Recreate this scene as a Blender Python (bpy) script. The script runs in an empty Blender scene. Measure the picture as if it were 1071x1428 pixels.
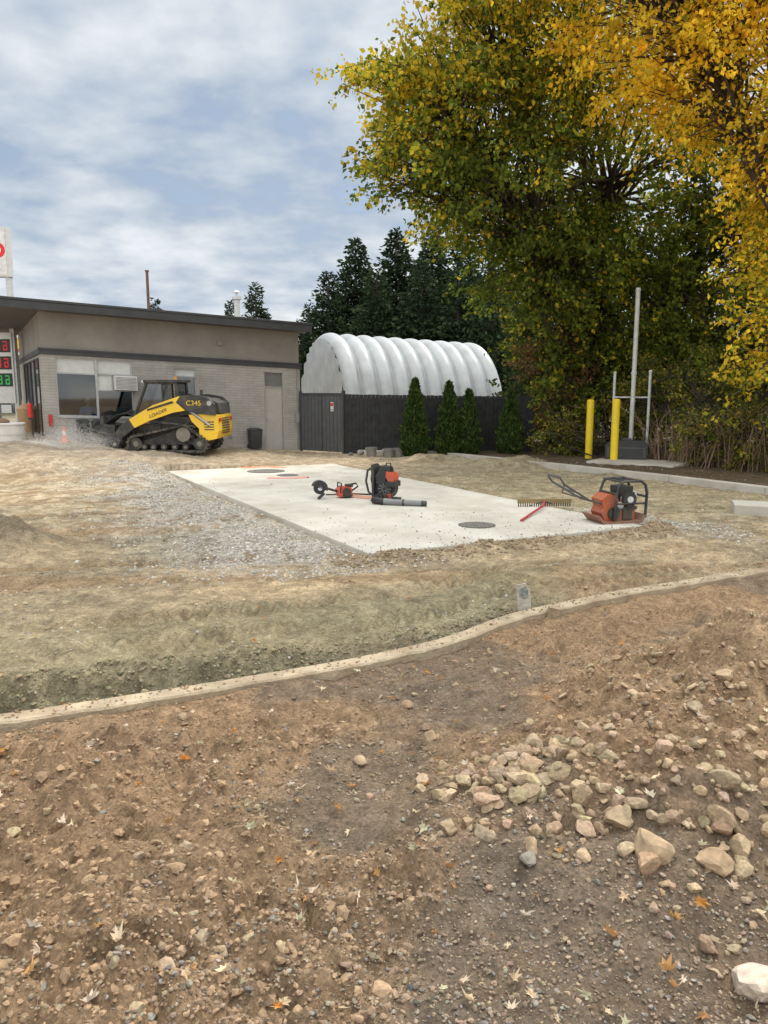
import bpy, math, random
import numpy as np
from mathutils import Matrix, Vector
import bmesh
S=1.3            # working unit -> metres
K=1/S            # metres -> working unit
rng=np.random.default_rng(11)
random.seed(5)
scene=bpy.context.scene
R=math.radians
# ------------------------------------------------------------------ noise
TAB=rng.random((16,256,256))
def vn(x,y,s=0):
    xi=np.floor(x).astype(int); yi=np.floor(y).astype(int)
    fx=x-xi; fy=y-yi
    fx=fx*fx*(3-2*fx); fy=fy*fy*(3-2*fy)
    T=TAB[s%16]; a=xi%256; b=yi%256; a1=(xi+1)%256; b1=(yi+1)%256
    return (T[a,b]*(1-fx)+T[a1,b]*fx)*(1-fy)+(T[a,b1]*(1-fx)+T[a1,b1]*fx)*fy
def fbm(x,y,f,o=4,s=0):
    v=0;a=1;t=0
    for i in range(o):
        v=v+a*vn(x*f+17.3*i,y*f+5.1*i,s+i); t+=a; a*=.5; f*=2.03
    return v/t
def ss(x,a,b):
    t=np.clip((x-a)/(b-a),0,1); return t*t*(3-2*t)
# ------------------------------------------------------------------ materials
def newmat(name):
    m=bpy.data.materials.new(name); m.use_nodes=True
    nt=m.node_tree; b=nt.nodes['Principled BSDF']; return m,nt,b
def pmat(name,col,rough=.7,metal=0,var=.15,scale=6,bump=.15,bscale=60,dirt=None,dirtscale=3,dirtamt=.5,spec=.5):
    m,nt,b=newmat(name); N=nt.nodes; L=nt.links
    tc=N.new('ShaderNodeTexCoord')
    n1=N.new('ShaderNodeTexNoise'); n1.inputs['Scale'].default_value=scale; n1.inputs['Detail'].default_value=6
    L.new(tc.outputs['Object'],n1.inputs['Vector'])
    mr=N.new('ShaderNodeMapRange'); mr.inputs[1].default_value=.3; mr.inputs[2].default_value=.7
    L.new(n1.outputs['Fac'],mr.inputs[0])
    mx=N.new('ShaderNodeMix'); mx.data_type='RGBA'
    mx.inputs[6].default_value=(*[c*(1-var) for c in col],1); mx.inputs[7].default_value=(*[min(1,c*(1+var)) for c in col],1)
    L.new(mr.outputs[0],mx.inputs[0]); out=mx.outputs[2]
    if dirt:
        n3=N.new('ShaderNodeTexNoise'); n3.inputs['Scale'].default_value=dirtscale; n3.inputs['Detail'].default_value=8
        n3.inputs['Roughness'].default_value=.65
        L.new(tc.outputs['Object'],n3.inputs['Vector'])
        m3=N.new('ShaderNodeMapRange'); m3.inputs[1].default_value=.45; m3.inputs[2].default_value=.72; m3.inputs[4].default_value=dirtamt
        L.new(n3.outputs['Fac'],m3.inputs[0])
        mx2=N.new('ShaderNodeMix'); mx2.data_type='RGBA'; L.new(m3.outputs[0],mx2.inputs[0])
        L.new(out,mx2.inputs[6]); mx2.inputs[7].default_value=(*dirt,1); out=mx2.outputs[2]
    L.new(out,b.inputs['Base Color'])
    b.inputs['Roughness'].default_value=rough; b.inputs['Metallic'].default_value=metal
    b.inputs['Specular IOR Level'].default_value=spec
    if bump:
        n2=N.new('ShaderNodeTexNoise'); n2.inputs['Scale'].default_value=bscale; n2.inputs['Detail'].default_value=5
        L.new(tc.outputs['Object'],n2.inputs['Vector'])
        bp=N.new('ShaderNodeBump'); bp.inputs['Strength'].default_value=bump; bp.inputs['Distance'].default_value=.02
        L.new(n2.outputs['Fac'],bp.inputs['Height']); L.new(bp.outputs[0],b.inputs['Normal'])
    return m
def attrmat(name,rough=.9,transl=0,bump=0,bscale=80,spec=.3):
    m,nt,b=newmat(name); N=nt.nodes; L=nt.links
    a=N.new('ShaderNodeAttribute'); a.attribute_name='Col'
    if transl:
        N.remove(b); b=N.new('ShaderNodeBsdfDiffuse'); L.new(a.outputs['Color'],b.inputs['Color'])
        t=N.new('ShaderNodeBsdfTranslucent'); L.new(a.outputs['Color'],t.inputs['Color'])
        mx=N.new('ShaderNodeMixShader'); mx.inputs[0].default_value=transl
        L.new(b.outputs[0],mx.inputs[1]); L.new(t.outputs[0],mx.inputs[2])
        L.new(mx.outputs[0],N['Material Output'].inputs['Surface'])
        return m
    L.new(a.outputs['Color'],b.inputs['Base Color']); b.inputs['Roughness'].default_value=rough
    b.inputs['Specular IOR Level'].default_value=spec
    if bump:
        tc=N.new('ShaderNodeTexCoord'); n2=N.new('ShaderNodeTexNoise'); n2.inputs['Scale'].default_value=bscale; n2.inputs['Detail'].default_value=6
        L.new(tc.outputs['Object'],n2.inputs['Vector'])
        bp=N.new('ShaderNodeBump'); bp.inputs['Strength'].default_value=bump; bp.inputs['Distance'].default_value=.01
        L.new(n2.outputs['Fac'],bp.inputs['Height']); L.new(bp.outputs[0],b.inputs['Normal'])
        r3=N.new('ShaderNodeMapRange'); r3.inputs[1].default_value=.3; r3.inputs[2].default_value=.7; r3.inputs[3].default_value=.72; r3.inputs[4].default_value=1.2; L.new(n2.outputs['Fac'],r3.inputs[0])
        vm=N.new('ShaderNodeVectorMath'); vm.operation='SCALE'; L.new(a.outputs['Color'],vm.inputs[0]); L.new(r3.outputs[0],vm.inputs['Scale']); L.new(vm.outputs[0],b.inputs['Base Color'])
    return m
def glassmat(name,tint=(.6,.65,.68),refl=.25):
    m,nt,b=newmat(name); N=nt.nodes; L=nt.links
    g=N.new('ShaderNodeBsdfGlossy'); g.inputs['Roughness'].default_value=.03
    n=N.new('ShaderNodeTexNoise'); n.inputs['Scale'].default_value=1.5
    bp=N.new('ShaderNodeBump'); bp.inputs['Strength'].default_value=.05; L.new(n.outputs['Fac'],bp.inputs['Height']); L.new(bp.outputs[0],g.inputs['Normal'])
    t=N.new('ShaderNodeBsdfTransparent'); t.inputs[0].default_value=(*tint,1)
    mx=N.new('ShaderNodeMixShader'); mx.inputs[0].default_value=refl
    L.new(t.outputs[0],mx.inputs[1]); L.new(g.outputs[0],mx.inputs[2]); L.new(mx.outputs[0],N['Material Output'].inputs['Surface'])
    return m
def wallmat(name,col,brick=True):
    m,nt,b=newmat(name); N=nt.nodes; L=nt.links
    a=N.new('ShaderNodeAttribute'); a.attribute_name='lc'
    sp=N.new('ShaderNodeSeparateXYZ'); L.new(a.outputs['Vector'],sp.inputs[0])
    ad=N.new('ShaderNodeMath'); L.new(sp.outputs[0],ad.inputs[0]); L.new(sp.outputs[1],ad.inputs[1])
    cb=N.new('ShaderNodeCombineXYZ'); L.new(ad.outputs[0],cb.inputs[0]); L.new(sp.outputs[2],cb.inputs[1])
    n1=N.new('ShaderNodeTexNoise'); n1.inputs['Scale'].default_value=1.3; n1.inputs['Detail'].default_value=8; n1.inputs['Roughness'].default_value=.7
    L.new(cb.outputs[0],n1.inputs['Vector'])
    mx=N.new('ShaderNodeMix'); mx.data_type='RGBA'; mx.inputs[6].default_value=(*[c*.8 for c in col],1); mx.inputs[7].default_value=(*[c*1.15 for c in col],1)
    mr=N.new('ShaderNodeMapRange'); mr.inputs[1].default_value=.3; mr.inputs[2].default_value=.7
    L.new(n1.outputs['Fac'],mr.inputs[0]); L.new(mr.outputs[0],mx.inputs[0])
    out=mx.outputs[2]
    n2=N.new('ShaderNodeTexNoise'); n2.inputs['Scale'].default_value=30; n2.inputs['Detail'].default_value=4; L.new(cb.outputs[0],n2.inputs['Vector'])
    bp=N.new('ShaderNodeBump'); bp.inputs['Strength'].default_value=.3; bp.inputs['Distance'].default_value=.01; L.new(n2.outputs['Fac'],bp.inputs['Height'])
    nrm=bp.outputs[0]
    if brick:
        bt=N.new('ShaderNodeTexBrick'); bt.inputs['Scale'].default_value=1; bt.inputs['Brick Width'].default_value=.3; bt.inputs['Row Height'].default_value=.062
        bt.inputs['Mortar Size'].default_value=.006; bt.inputs['Mortar Smooth'].default_value=.3
        bt.inputs['Color1'].default_value=(1,1,1,1); bt.inputs['Color2'].default_value=(.86,.86,.86,1); bt.inputs['Mortar'].default_value=(.65,.65,.65,1)
        L.new(cb.outputs[0],bt.inputs['Vector'])
        mm=N.new('ShaderNodeMix'); mm.data_type='RGBA'; mm.blend_type='MULTIPLY'; mm.inputs[0].default_value=.8
        L.new(out,mm.inputs[6]); L.new(bt.outputs['Color'],mm.inputs[7]); out=mm.outputs[2]
        b2=N.new('ShaderNodeBump'); b2.inputs['Strength'].default_value=.7; b2.inputs['Distance'].default_value=.02
        L.new(bt.outputs['Color'],b2.inputs['Height']); L.new(nrm,b2.inputs['Normal']); nrm=b2.outputs[0]
    L.new(out,b.inputs['Base Color']); L.new(nrm,b.inputs['Normal']); b.inputs['Roughness'].default_value=.85
    return m
# ------------------------------------------------------------------ mesh helpers
def group(name,loc):
    e=bpy.data.objects.new(name,None); e.empty_display_size=.2
    e.location=(loc[0]*S,loc[1]*S,loc[2]*S); scene.collection.objects.link(e); return e
def fastmesh(name,V,F,mat,col=None,smooth=False,parent=None):
    V=np.asarray(V,float)*S
    if parent is not None: V=V-np.array(parent.location)
    me=bpy.data.meshes.new(name); F=np.asarray(F,dtype=np.int32)
    me.vertices.add(len(V)); me.vertices.foreach_set('co',V.astype(np.float32).ravel())
    m,k=F.shape
    me.loops.add(m*k); me.loops.foreach_set('vertex_index',F.ravel())
    me.polygons.add(m); me.polygons.foreach_set('loop_start',np.arange(0,m*k,k,dtype=np.int32))
    me.polygons.foreach_set('use_smooth',np.full(m,smooth))
    me.update(calc_edges=True)
    if col is not None:
        c=np.ones((len(V),4),np.float32); c[:,:3]=col
        at=me.color_attributes.new('Col','FLOAT_COLOR','POINT'); at.data.foreach_set('color',c.ravel())
    me.materials.append(mat)
    o=bpy.data.objects.new(name,me); scene.collection.objects.link(o)
    if parent is not None: o.parent=parent
    return o
def frame(ox,oy,oz,rot=0,scale=1.0,shear=0,tilt=None):
    c,s=math.cos(R(rot)),math.sin(R(rot))
    T=np.array(Matrix.Rotation(R(tilt[1]),3,tilt[0])) if tilt else None
    def f(P):
        P=np.asarray(P,float)
        if T is not None: P=P@T.T
        P=P*scale
        X=P[:,0]*c-P[:,1]*s+ox; Y=P[:,0]*s+P[:,1]*c+oy; Z=P[:,2]+oz-shear*P[:,0]
        return np.stack([X,Y,Z],1)
    return f
class MB:
    def __init__(s): s.V=[];s.F=[];s.M=[];s.SM=[];s.n=0
    def add(s,v,f,m=0,sm=False):
        v=[tuple(p) for p in v]; s.V+=v
        for q in f: s.F.append([i+s.n for i in q]); s.M.append(m); s.SM.append(sm)
        s.n+=len(v)
    def box(s,x0,x1,y0,y1,z0,z1,m=0):
        s.add([(x0,y0,z0),(x1,y0,z0),(x1,y1,z0),(x0,y1,z0),(x0,y0,z1),(x1,y0,z1),(x1,y1,z1),(x0,y1,z1)],
              [(0,3,2,1),(4,5,6,7),(0,1,5,4),(1,2,6,5),(2,3,7,6),(3,0,4,7)],m)
    def obox(s,c,size,rot,m=0):
        E=rot if isinstance(rot,Matrix) else Matrix.Rotation(R(rot[1]),3,rot[0])
        P=[]
        for dz in(-.5,.5):
            for dx,dy in((-.5,-.5),(.5,-.5),(.5,.5),(-.5,.5)):
                p=E@Vector((dx*size[0],dy*size[1],dz*size[2])); P.append((c[0]+p.x,c[1]+p.y,c[2]+p.z))
        s.add(P,[(0,3,2,1),(4,5,6,7),(0,1,5,4),(1,2,6,5),(2,3,7,6),(3,0,4,7)],m)
    def cyl(s,p0,p1,r0,r1=None,n=12,m=0,caps=True):
        if r1 is None:r1=r0
        p0=Vector(p0);p1=Vector(p1);d=(p1-p0).normalized()
        u=d.orthogonal().normalized(); w=d.cross(u)
        V=[];
        for p,r in((p0,r0),(p1,r1)):
            for i in range(n):
                a=2*math.pi*i/n; V.append(p+u*(r*math.cos(a))+w*(r*math.sin(a)))
        s.add(V,[(i,(i+1)%n,n+(i+1)%n,n+i) for i in range(n)],m,True)
        if caps:
            s.add(V[:n],[tuple(reversed(range(n)))],m); s.add(V[n:],[tuple(range(n))],m)
    def tube(s,pts,r,n=8,m=0):
        pts=[Vector(p) for p in pts]; k=len(pts)
        rs=r if hasattr(r,'__len__') else [r]*k
        V=[];u=None
        for i,p in enumerate(pts):
            d=(pts[min(i+1,k-1)]-pts[max(i-1,0)]).normalized()
            if u is None: u=d.orthogonal().normalized()
            else:
                u=(u-d*u.dot(d)); u=u.normalized() if u.length>1e-5 else d.orthogonal().normalized()
            w=d.cross(u)
            for j in range(n):
                a=2*math.pi*j/n; V.append(p+u*(rs[i]*math.cos(a))+w*(rs[i]*math.sin(a)))
        F=[]
        for i in range(k-1):
            for j in range(n): F.append((i*n+j,i*n+(j+1)%n,(i+1)*n+(j+1)%n,(i+1)*n+j))
        s.add(V,F,m,True); s.add(V[:n],[tuple(reversed(range(n)))],m); s.add(V[-n:],[tuple(range(n))],m)
    def prism(s,pts,y0,y1,m=0):
        n=len(pts)
        V=[(p[0],y0,p[1]) for p in pts]+[(p[0],y1,p[1]) for p in pts]
        s.add(V,[tuple(range(n)),tuple(reversed(range(n,2*n)))]+[(i,n+i,n+(i+1)%n,(i+1)%n) for i in range(n)],m)
    def sph(s,c,r,nu=16,nv=10,m=0):
        if not hasattr(r,'__len__'): r=(r,r,r)
        V=[(c[0],c[1],c[2]-r[2])]
        for j in range(1,nv):
            t=math.pi*j/nv-math.pi/2
            for i in range(nu):
                a=2*math.pi*i/nu; V.append((c[0]+r[0]*math.cos(t)*math.cos(a),c[1]+r[1]*math.cos(t)*math.sin(a),c[2]+r[2]*math.sin(t)))
        V.append((c[0],c[1],c[2]+r[2])); F=[]
        for i in range(nu): F.append((0,1+(i+1)%nu,1+i))
        for j in range(nv-2):
            for i in range(nu): F.append((1+j*nu+i,1+j*nu+(i+1)%nu,1+(j+1)*nu+(i+1)%nu,1+(j+1)*nu+i))
        b=1+(nv-2)*nu
        for i in range(nu): F.append((b+i,b+(i+1)%nu,len(V)-1))
        s.add(V,F,m,True)
    def build(s,name,mats,fr=None,parent=None,bevel=0):
        P=np.array(s.V,float); W=fr(P) if fr else P
        W=W*S
        if parent is not None: W=W-np.array(parent.location)
        me=bpy.data.meshes.new(name); me.from_pydata([tuple(p) for p in W],[],s.F)
        for m in (mats if isinstance(mats,(list,tuple)) else [mats]): me.materials.append(m)
        me.polygons.foreach_set('material_index',np.array(s.M,dtype=np.int32)); me.polygons.foreach_set('use_smooth',np.array(s.SM))
        at=me.attributes.new('lc','FLOAT_VECTOR','POINT'); at.data.foreach_set('vector',P.astype(np.float32).ravel())
        me.update()
        bm=bmesh.new(); bm.from_mesh(me); bmesh.ops.recalc_face_normals(bm,faces=bm.faces); bm.to_mesh(me); bm.free()
        o=bpy.data.objects.new(name,me); scene.collection.objects.link(o)
        if parent is not None: o.parent=parent
        if bevel:
            b=o.modifiers.new('bevel','BEVEL'); b.width=bevel; b.segments=2; b.limit_method='ANGLE'; b.angle_limit=R(40)
        return o
# ------------------------------------------------------------------ terrain
kx=np.array([-40,-6,-4,-1.84,-.93,-.27,.285,.55,.8,1.045,1.8,3.37,6,9,40]); ky=np.array([-8,1.9,2.6,3.47,3.87,4.19,4.53,4.76,5.08,5.27,5.76,6.57,7.8,9.1,22])
kxs=np.linspace(-12,14,1301); kys=np.interp(kxs,kx,ky); kys=np.convolve(np.pad(kys,10,'edge'),np.ones(21)/21,'valid')
def kerby(x): return np.interp(x,kxs,kys)
P0=np.array([-.14,7.18]);PA=np.array([3.14,1.51]);PB=np.array([-4.02,7.45])
PI=np.linalg.inv(np.stack([PA,PB],1))
fk=[(-2.6,19.0),(-.64,18.7),(1.2,18.35),(3.49,15.2),(4.9,13.15),(5.8,11.6),(9.5,8.5)]
def padpq(x,y):
    dx=x-P0[0];dy=y-P0[1]; return PI[0,0]*dx+PI[0,1]*dy, PI[1,0]*dx+PI[1,1]*dy
def rough(x,y):
    return np.clip(ss(fbm(x,y,.9,3,6),.42,.6)+np.exp(-((x-2.0)/1.0)**2-((y-3.6)/1.0)**2)+.8*np.exp(-((x+1.0)/.5)**2-((y-2.6)/.9)**2),0,1)
def HF(x,y):
    d=(y-kerby(x))*.87
    nf=1-ss(np.hypot(x,y),30,60)
    rg=rough(x,y)
    bil=1-np.abs(2*fbm(x,y,6,3,4)-1)*1.6
    bil2=1-np.abs(2*fbm(x,y,15,3,9)-1)*1.6
    hs=(fbm(x,y,1.1,3,1)-.5)*.16+(fbm(x,y,4,4,2)-.5)*.08+(fbm(x,y,22,3,3)-.5)*.016
    hs=hs+rg*((.9-bil)*.075+(.9-bil2)*.035)
    hs=hs-.01
    hs=hs+.42*np.exp(-((x-2.1)/.9)**2-((y-3.7)/.6)**2)*(.65+.8*fbm(x,y,3,4,6))
    hs=hs+.15*np.exp(-((x-1.25)/.45)**2-((y-2.95)/.4)**2)
    hs=hs+.07*np.exp(-((x-.56)/.25)**2-((y-2.9)/.22)**2)
    hs=hs+.15*np.exp(-((x+1.2)/.3)**2-((y-2.75)/.55)**2)+.11*np.exp(-((x+.8)/.25)**2-((y-2.0)/.35)**2)
    hs=hs-.07*np.exp(-((x+.85)/.13)**2-((y-2.85)/.3)**2)
    hs=hs*ss(-d,.0,.5)+.05*np.exp(-((d+.10)/.12)**2)*(fbm(x,y,4,4,8)*1.6-.5)-.01
    # north gravel
    hn=(fbm(x,y,.6,3,5)-.5)*.07+(fbm(x,y,4,4,7)-.5)*.045+(fbm(x,y,18,3,8)-.5)*.02
    sx=x/.87
    bankw=.16
    bh=(.03+.10*ss(-x,-.8,1.5))
    edge=d+(fbm(x,y,5,4,9)-.5)*.22
    bank=bh*(ss(edge,.10,.10+bankw)*(1-ss(d,.5,2.6)*.8)) - .01*(1-ss(d,.05,.2))
    hn=hn+bank+(fbm(x,y,24,3,2)-.5)*.06*np.exp(-((d-.22)/.13)**2)+.03*np.exp(-((d-.1)/.05)**2)*(fbm(x,y,5,3,4)-.45)
    off=d-.05*np.sin(sx*1.3)
    tm=(np.exp(-((off-.62)/.16)**4)+.9*np.exp(-((off-1.2)/.15)**4))*ss(x,-2.4,-1.5)*(1-ss(x,.9,1.4))+np.exp(-((off-.42)/.14)**4)*ss(x,1.3,1.8)*(1-ss(x,4,5))
    hn=hn+tm*(.022*np.tanh(2.5*np.sin(sx*2*np.pi/.12+5*np.abs(off-.62)))*ss(fbm(x,y,2,2,3),.25,.5)-.025)
    t2=np.exp(-((y-.12*x-7.0+.3*np.sin(x))/.13)**4)*ss(-x,.2,.8)+np.exp(-((y-.12*x-6.3)/.12)**4)*ss(-x,-.2,.4)
    hn=hn+t2*(.014*np.tanh(2.5*np.sin(x*2*np.pi/.13))*ss(fbm(x,y,1.7,2,4),.35,.55)-.02)
    hn=hn+.03*np.sin((y-.25*x)*8+3*fbm(x,y,.7,2,4))*ss(d,.7,1.2)*(1-ss(y,8.5,10))*fbm(x,y,1.3,2,11)
    ru=x+.55*y; hn=hn+.045*(np.abs(np.sin(ru*2.1+fbm(x,y,.4,2,2)*3))-.5)*ss(y,9.5,11)*(1-ss(x,-4,-3))
    hn=hn+.36*np.exp(-((x+3.85)/.5)**2-((y-7.5)/.4)**2)*(.7+.6*fbm(x,y,6,3,3))
    for (mx,my,mr,mh) in ((2.75,16.1,.45,.16),(2.2,16.5,.35,.12),(3.1,15.7,.3,.08),(.9,17.6,.5,.13),(1.5,17.4,.4,.12),(-6.2,14.2,.6,.1),(-5,15.3,.5,.09),(4.1,14.1,.35,.06),(-7.2,13.2,.7,.1)):
        hn=hn+mh*np.exp(-((x-mx)/mr)**2-((y-my)/(mr*.7))**2)*(.6+.8*fbm(x,y,7,3,2))
    p,q=padpq(x,y)
    inside=(p>-.02)&(p<1.02)&(q>-.01)&(q<1.01)
    ridge=np.exp(-((q+.024)/.014)**2)*ss(p,-.08,.02)*(1-ss(p,1.0,1.1))
    hn=hn+ridge*.085*fbm(x,y,5,3,2)*1.6
    hn=hn+.05*np.exp(-((p+.07)/.05)**2-((q-.02)/.03)**2)*fbm(x,y,8,3,2)*2
    hn=hn-.03*np.exp(-((p+.08)/.12)**2)*ss(q,.05,.2)
    hn=hn*nf
    rise=.5*np.clip((-2-x)/5.5,0,1.0)*ss(y,11.5,16.5)
    hn=hn+rise
    fd=y-np.interp(x,[a for a,b in fk],[b for a,b in fk])
    hn=hn+.09*ss(fd,.0,.15)*ss(x,-.5,.5)
    hn=np.where(inside,-.02,hn)
    w=ss(d,.0,.05)
    return np.where(w>0,hs*(1-w)*nf+hn*w,hs*nf)
def h(x,y): return float(HF(np.array([float(x)]),np.array([float(y)]))[0])
def lerp(a,b,t): return a*(1-t[:,None])+b*t[:,None]
def CF(x,y):
    A=lambda *c:np.tile(np.array(c,float),(len(x),1))
    d=(y-kerby(x))*.87
    n1=fbm(x,y,1.4,4,1); n2=fbm(x,y,7,4,4); n3=fbm(x,y,.8,3,9); n4=fbm(x,y,26,3,5)
    st=fbm(x*.5+.3*y,y*2.2-.4*x,1.1,5,10)
    rg=rough(x,y)
    cs=lerp(A(.235,.175,.124),A(.355,.24,.148),ss(rg*.7+n2*.5,.3,.75))
    gray=np.clip(np.exp(-((x-.15)/.7)**2)*ss(-y,-3.4,-2.2)*1.0+ss(n3,.55,.7)*.4,0,1)
    cs=lerp(cs,A(.20,.163,.13),gray*.8*(1-rg*.7))
    cs=lerp(cs,A(.40,.285,.18),.8*np.exp(-((x-2.0)/.9)**2-((y-3.7)/.8)**2)*ss(n2,.3,.6))
    cs=lerp(cs,A(.17,.115,.078),.6*ss(n2,.56,.68)*ss(n3,.4,.6))
    cs=cs*(.62+.5*n2+.25*n4)[:,None]
    cn=lerp(A(.46,.355,.23),A(.32,.262,.178),ss(n1*.4+n3*.25+st*.35,.42,.56))
    cn=lerp(cn,A(.55,.42,.265),.85*np.exp(-((x+.9)/1.3)**2-((y-6.0)/.5)**2)*ss(st,.3,.5))
    cn=lerp(cn,A(.36,.245,.145),.65*ss(st,.54,.65))
    cn=lerp(cn,A(.50,.43,.32),.45*ss(n2,.5,.65)*ss(y,7,9))
    band=ss(d,.12,.3)*(1-ss(d,.9,1.6))*(1-ss(x,.8,1.8))
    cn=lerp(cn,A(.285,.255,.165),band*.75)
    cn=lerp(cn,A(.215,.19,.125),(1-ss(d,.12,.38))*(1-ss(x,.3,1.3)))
    cn=lerp(cn,A(.33,.24,.145),(1-ss(d,.0,.10)))
    p,q=padpq(x,y)
    gm=np.exp(-((p+.20)/.24)**2)*ss(q,-.08,.08)*(1-ss(q,.8,1.1))*ss(n2+.3*n1,.42,.68)
    gm=np.clip(gm*1.3,0,1)
    cn=lerp(cn,A(.44,.41,.365),gm*.8)
    gr=np.exp(-((p-1.12)/.08)**2-((q-.06)/.12)**2); cn=lerp(cn,A(.42,.39,.34),gr)
    cn=lerp(cn,A(.31,.215,.13),.8*np.exp(-((p+.06)/.07)**2-((q+.005)/.035)**2))
    cn=lerp(cn,A(.35,.275,.19),.6*np.exp(-((q+.03)/.03)**2)*ss(p,-.1,0))
    cn=lerp(cn,A(.345,.285,.22),ss(y,12,16)*(.4+.6*ss(-x,2,5)))
    cn=lerp(cn,A(.325,.285,.185),ss(x,-.5,2)*ss(y,8,11)*.6)
    cn=lerp(cn,A(.19,.165,.12),.9*np.exp(-((x+3.85)/.6)**2-((y-7.5)/.55)**2))
    cn=cn*(.42+.75*n2+.40*n4)[:,None]
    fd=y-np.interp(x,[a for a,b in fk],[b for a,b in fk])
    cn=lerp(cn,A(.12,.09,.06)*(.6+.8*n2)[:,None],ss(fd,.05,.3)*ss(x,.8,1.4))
    cn=lerp(cn,A(.16,.145,.10),ss(np.hypot(x,y),26,36))
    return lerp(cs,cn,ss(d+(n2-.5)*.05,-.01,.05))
def axis(a,b,s0,c,farfrom,cf):
    o=[a]
    while o[-1]<b:
        v=o[-1]; st=max(s0,c*abs(v)) if abs(v)<farfrom else cf*abs(v)
        o.append(v+st)
    return np.array(o)
xp=axis(0,500,.016,.008,11,.12); xs=np.concatenate([-xp[1:][::-1],xp])
yp=axis(.9,800,.011,.004,21,.09); ys=np.concatenate([[-80,-30,-12,-6,-3,-1.5,-.6,0,.5,.75],yp])
XX,YY=np.meshgrid(xs,ys); fx=XX.ravel(); fy=YY.ravel()
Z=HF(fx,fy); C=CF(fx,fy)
ny,nx=XX.shape
idx=np.arange(ny*nx).reshape(ny,nx)
F=np.stack([idx[:-1,:-1],idx[:-1,1:],idx[1:,1:],idx[1:,:-1]],-1).reshape(-1,4)
gm,nt,b=newmat('dirt_and_gravel'); N=nt.nodes;L=nt.links
a=N.new('ShaderNodeAttribute'); a.attribute_name='Col'
tc=N.new('ShaderNodeTexCoord')
v=N.new('ShaderNodeTexVoronoi'); v.inputs['Scale'].default_value=75; v.inputs['Randomness'].default_value=1
L.new(tc.outputs['Object'],v.inputs['Vector'])
n=N.new('ShaderNodeTexNoise'); n.inputs['Scale'].default_value=9; n.inputs['Detail'].default_value=12; n.inputs['Roughness'].default_value=.8
L.new(tc.outputs['Object'],n.inputs['Vector'])
sep=N.new('ShaderNodeSeparateColor'); L.new(v.outputs['Color'],sep.inputs[0])
r1=N.new('ShaderNodeMapRange'); r1.inputs[3].default_value=.75; r1.inputs[4].default_value=1.25; L.new(sep.outputs[0],r1.inputs[0])
r3=N.new('ShaderNodeMapRange'); r3.inputs[1].default_value=.3; r3.inputs[2].default_value=.7; r3.inputs[3].default_value=.46; r3.inputs[4].default_value=1.55; L.new(n.outputs['Fac'],r3.inputs[0])
m2=N.new('ShaderNodeMath'); m2.operation='MULTIPLY'; L.new(r1.outputs[0],m2.inputs[0]); L.new(r3.outputs[0],m2.inputs[1])
vm=N.new('ShaderNodeVectorMath'); vm.operation='SCALE'; L.new(a.outputs['Color'],vm.inputs[0]); L.new(m2.outputs[0],vm.inputs['Scale'])
L.new(vm.outputs[0],b.inputs['Base Color']); b.inputs['Roughness'].default_value=.95; b.inputs['Specular IOR Level'].default_value=.1
bp=N.new('ShaderNodeBump'); bp.inputs['Strength'].default_value=1.0; bp.inputs['Distance'].default_value=.05; L.new(n.outputs['Fac'],bp.inputs['Height'])
bp2=N.new('ShaderNodeBump'); bp2.inputs['Strength'].default_value=.3; bp2.inputs['Distance'].default_value=.008; bp2.invert=True
L.new(v.outputs['Distance'],bp2.inputs['Height']); L.new(bp.outputs[0],bp2.inputs['Normal']); L.new(bp2.outputs[0],b.inputs['Normal'])
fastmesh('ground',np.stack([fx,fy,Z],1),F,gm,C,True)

# ------------------------------------------------------------------ stones
def ico(sub):
    bm=bmesh.new(); bmesh.ops.create_icosphere(bm,subdivisions=sub,radius=1); 
    V=np.array([v.co[:] for v in bm.verts]); F=np.array([[v.index for v in f.verts] for f in bm.faces]); bm.free(); return V,F
def randrot(n):
    q=rng.normal(size=(n,4)); q/=np.linalg.norm(q,axis=1)[:,None]; w,x,y,z=q.T
    return np.stack([1-2*(y*y+z*z),2*(x*y-z*w),2*(x*z+y*w),2*(x*y+z*w),1-2*(x*x+z*z),2*(y*z-x*w),2*(x*z-y*w),2*(y*z+x*w),1-2*(x*x+y*y)],1).reshape(n,3,3)
def rocks(pos,size,cols,sub=1,jit=.22,flat=.75,lo=.6):
    V0,F0=ico(sub); n=len(pos)
    shapes=[]
    for k in range(14):
        v=V0.copy()
        for _ in range(11):
            d=rng.normal(size=3); d/=np.linalg.norm(d); c=rng.uniform(.45,.8)
            pr=v@d; v=v-np.outer(np.maximum(0,pr-c),d)
        v=v*(1+rng.normal(size=(len(v),1))*jit*.25)*rng.uniform(lo,1.15,3)
        shapes.append(v)
    shp=np.array(shapes)[rng.integers(0,14,n)]
    Rm=randrot(n)
    V=np.einsum('nij,nvj->nvi',Rm,shp)*size[:,None,None]
    V[:,:,2]*=flat
    V+=pos[:,None,:]
    m=len(V0); Fa=(F0[None]+np.arange(n)[:,None,None]*m).reshape(-1,3)
    Cc=np.repeat(cols,m,0)
    return V.reshape(-1,3),Fa,Cc
stonemat=attrmat('stone',.9,0,.5,60)
def place(x,y,size,lift=.25): return np.stack([x,y,HF(x,y)+size*lift],1)
def rc(n,base,var=.35,hue=.06):
    b=np.array(base)[None]*(1+rng.uniform(-var,var,(n,1))); return b*(1+rng.uniform(-hue,hue,(n,3)))
n=30000; y=1.3*np.exp(rng.random(n)*1.5); x=rng.uniform(-.6,.75,n)*y
k=(y<kerby(x)-.05)&(fbm(x,y,2.2,3,3)+.3*np.exp(-((x-.2)/.8)**2)-.12*rough(x,y)>.44+.28*rng.random(n)); x=x[k];y=y[k]
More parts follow.
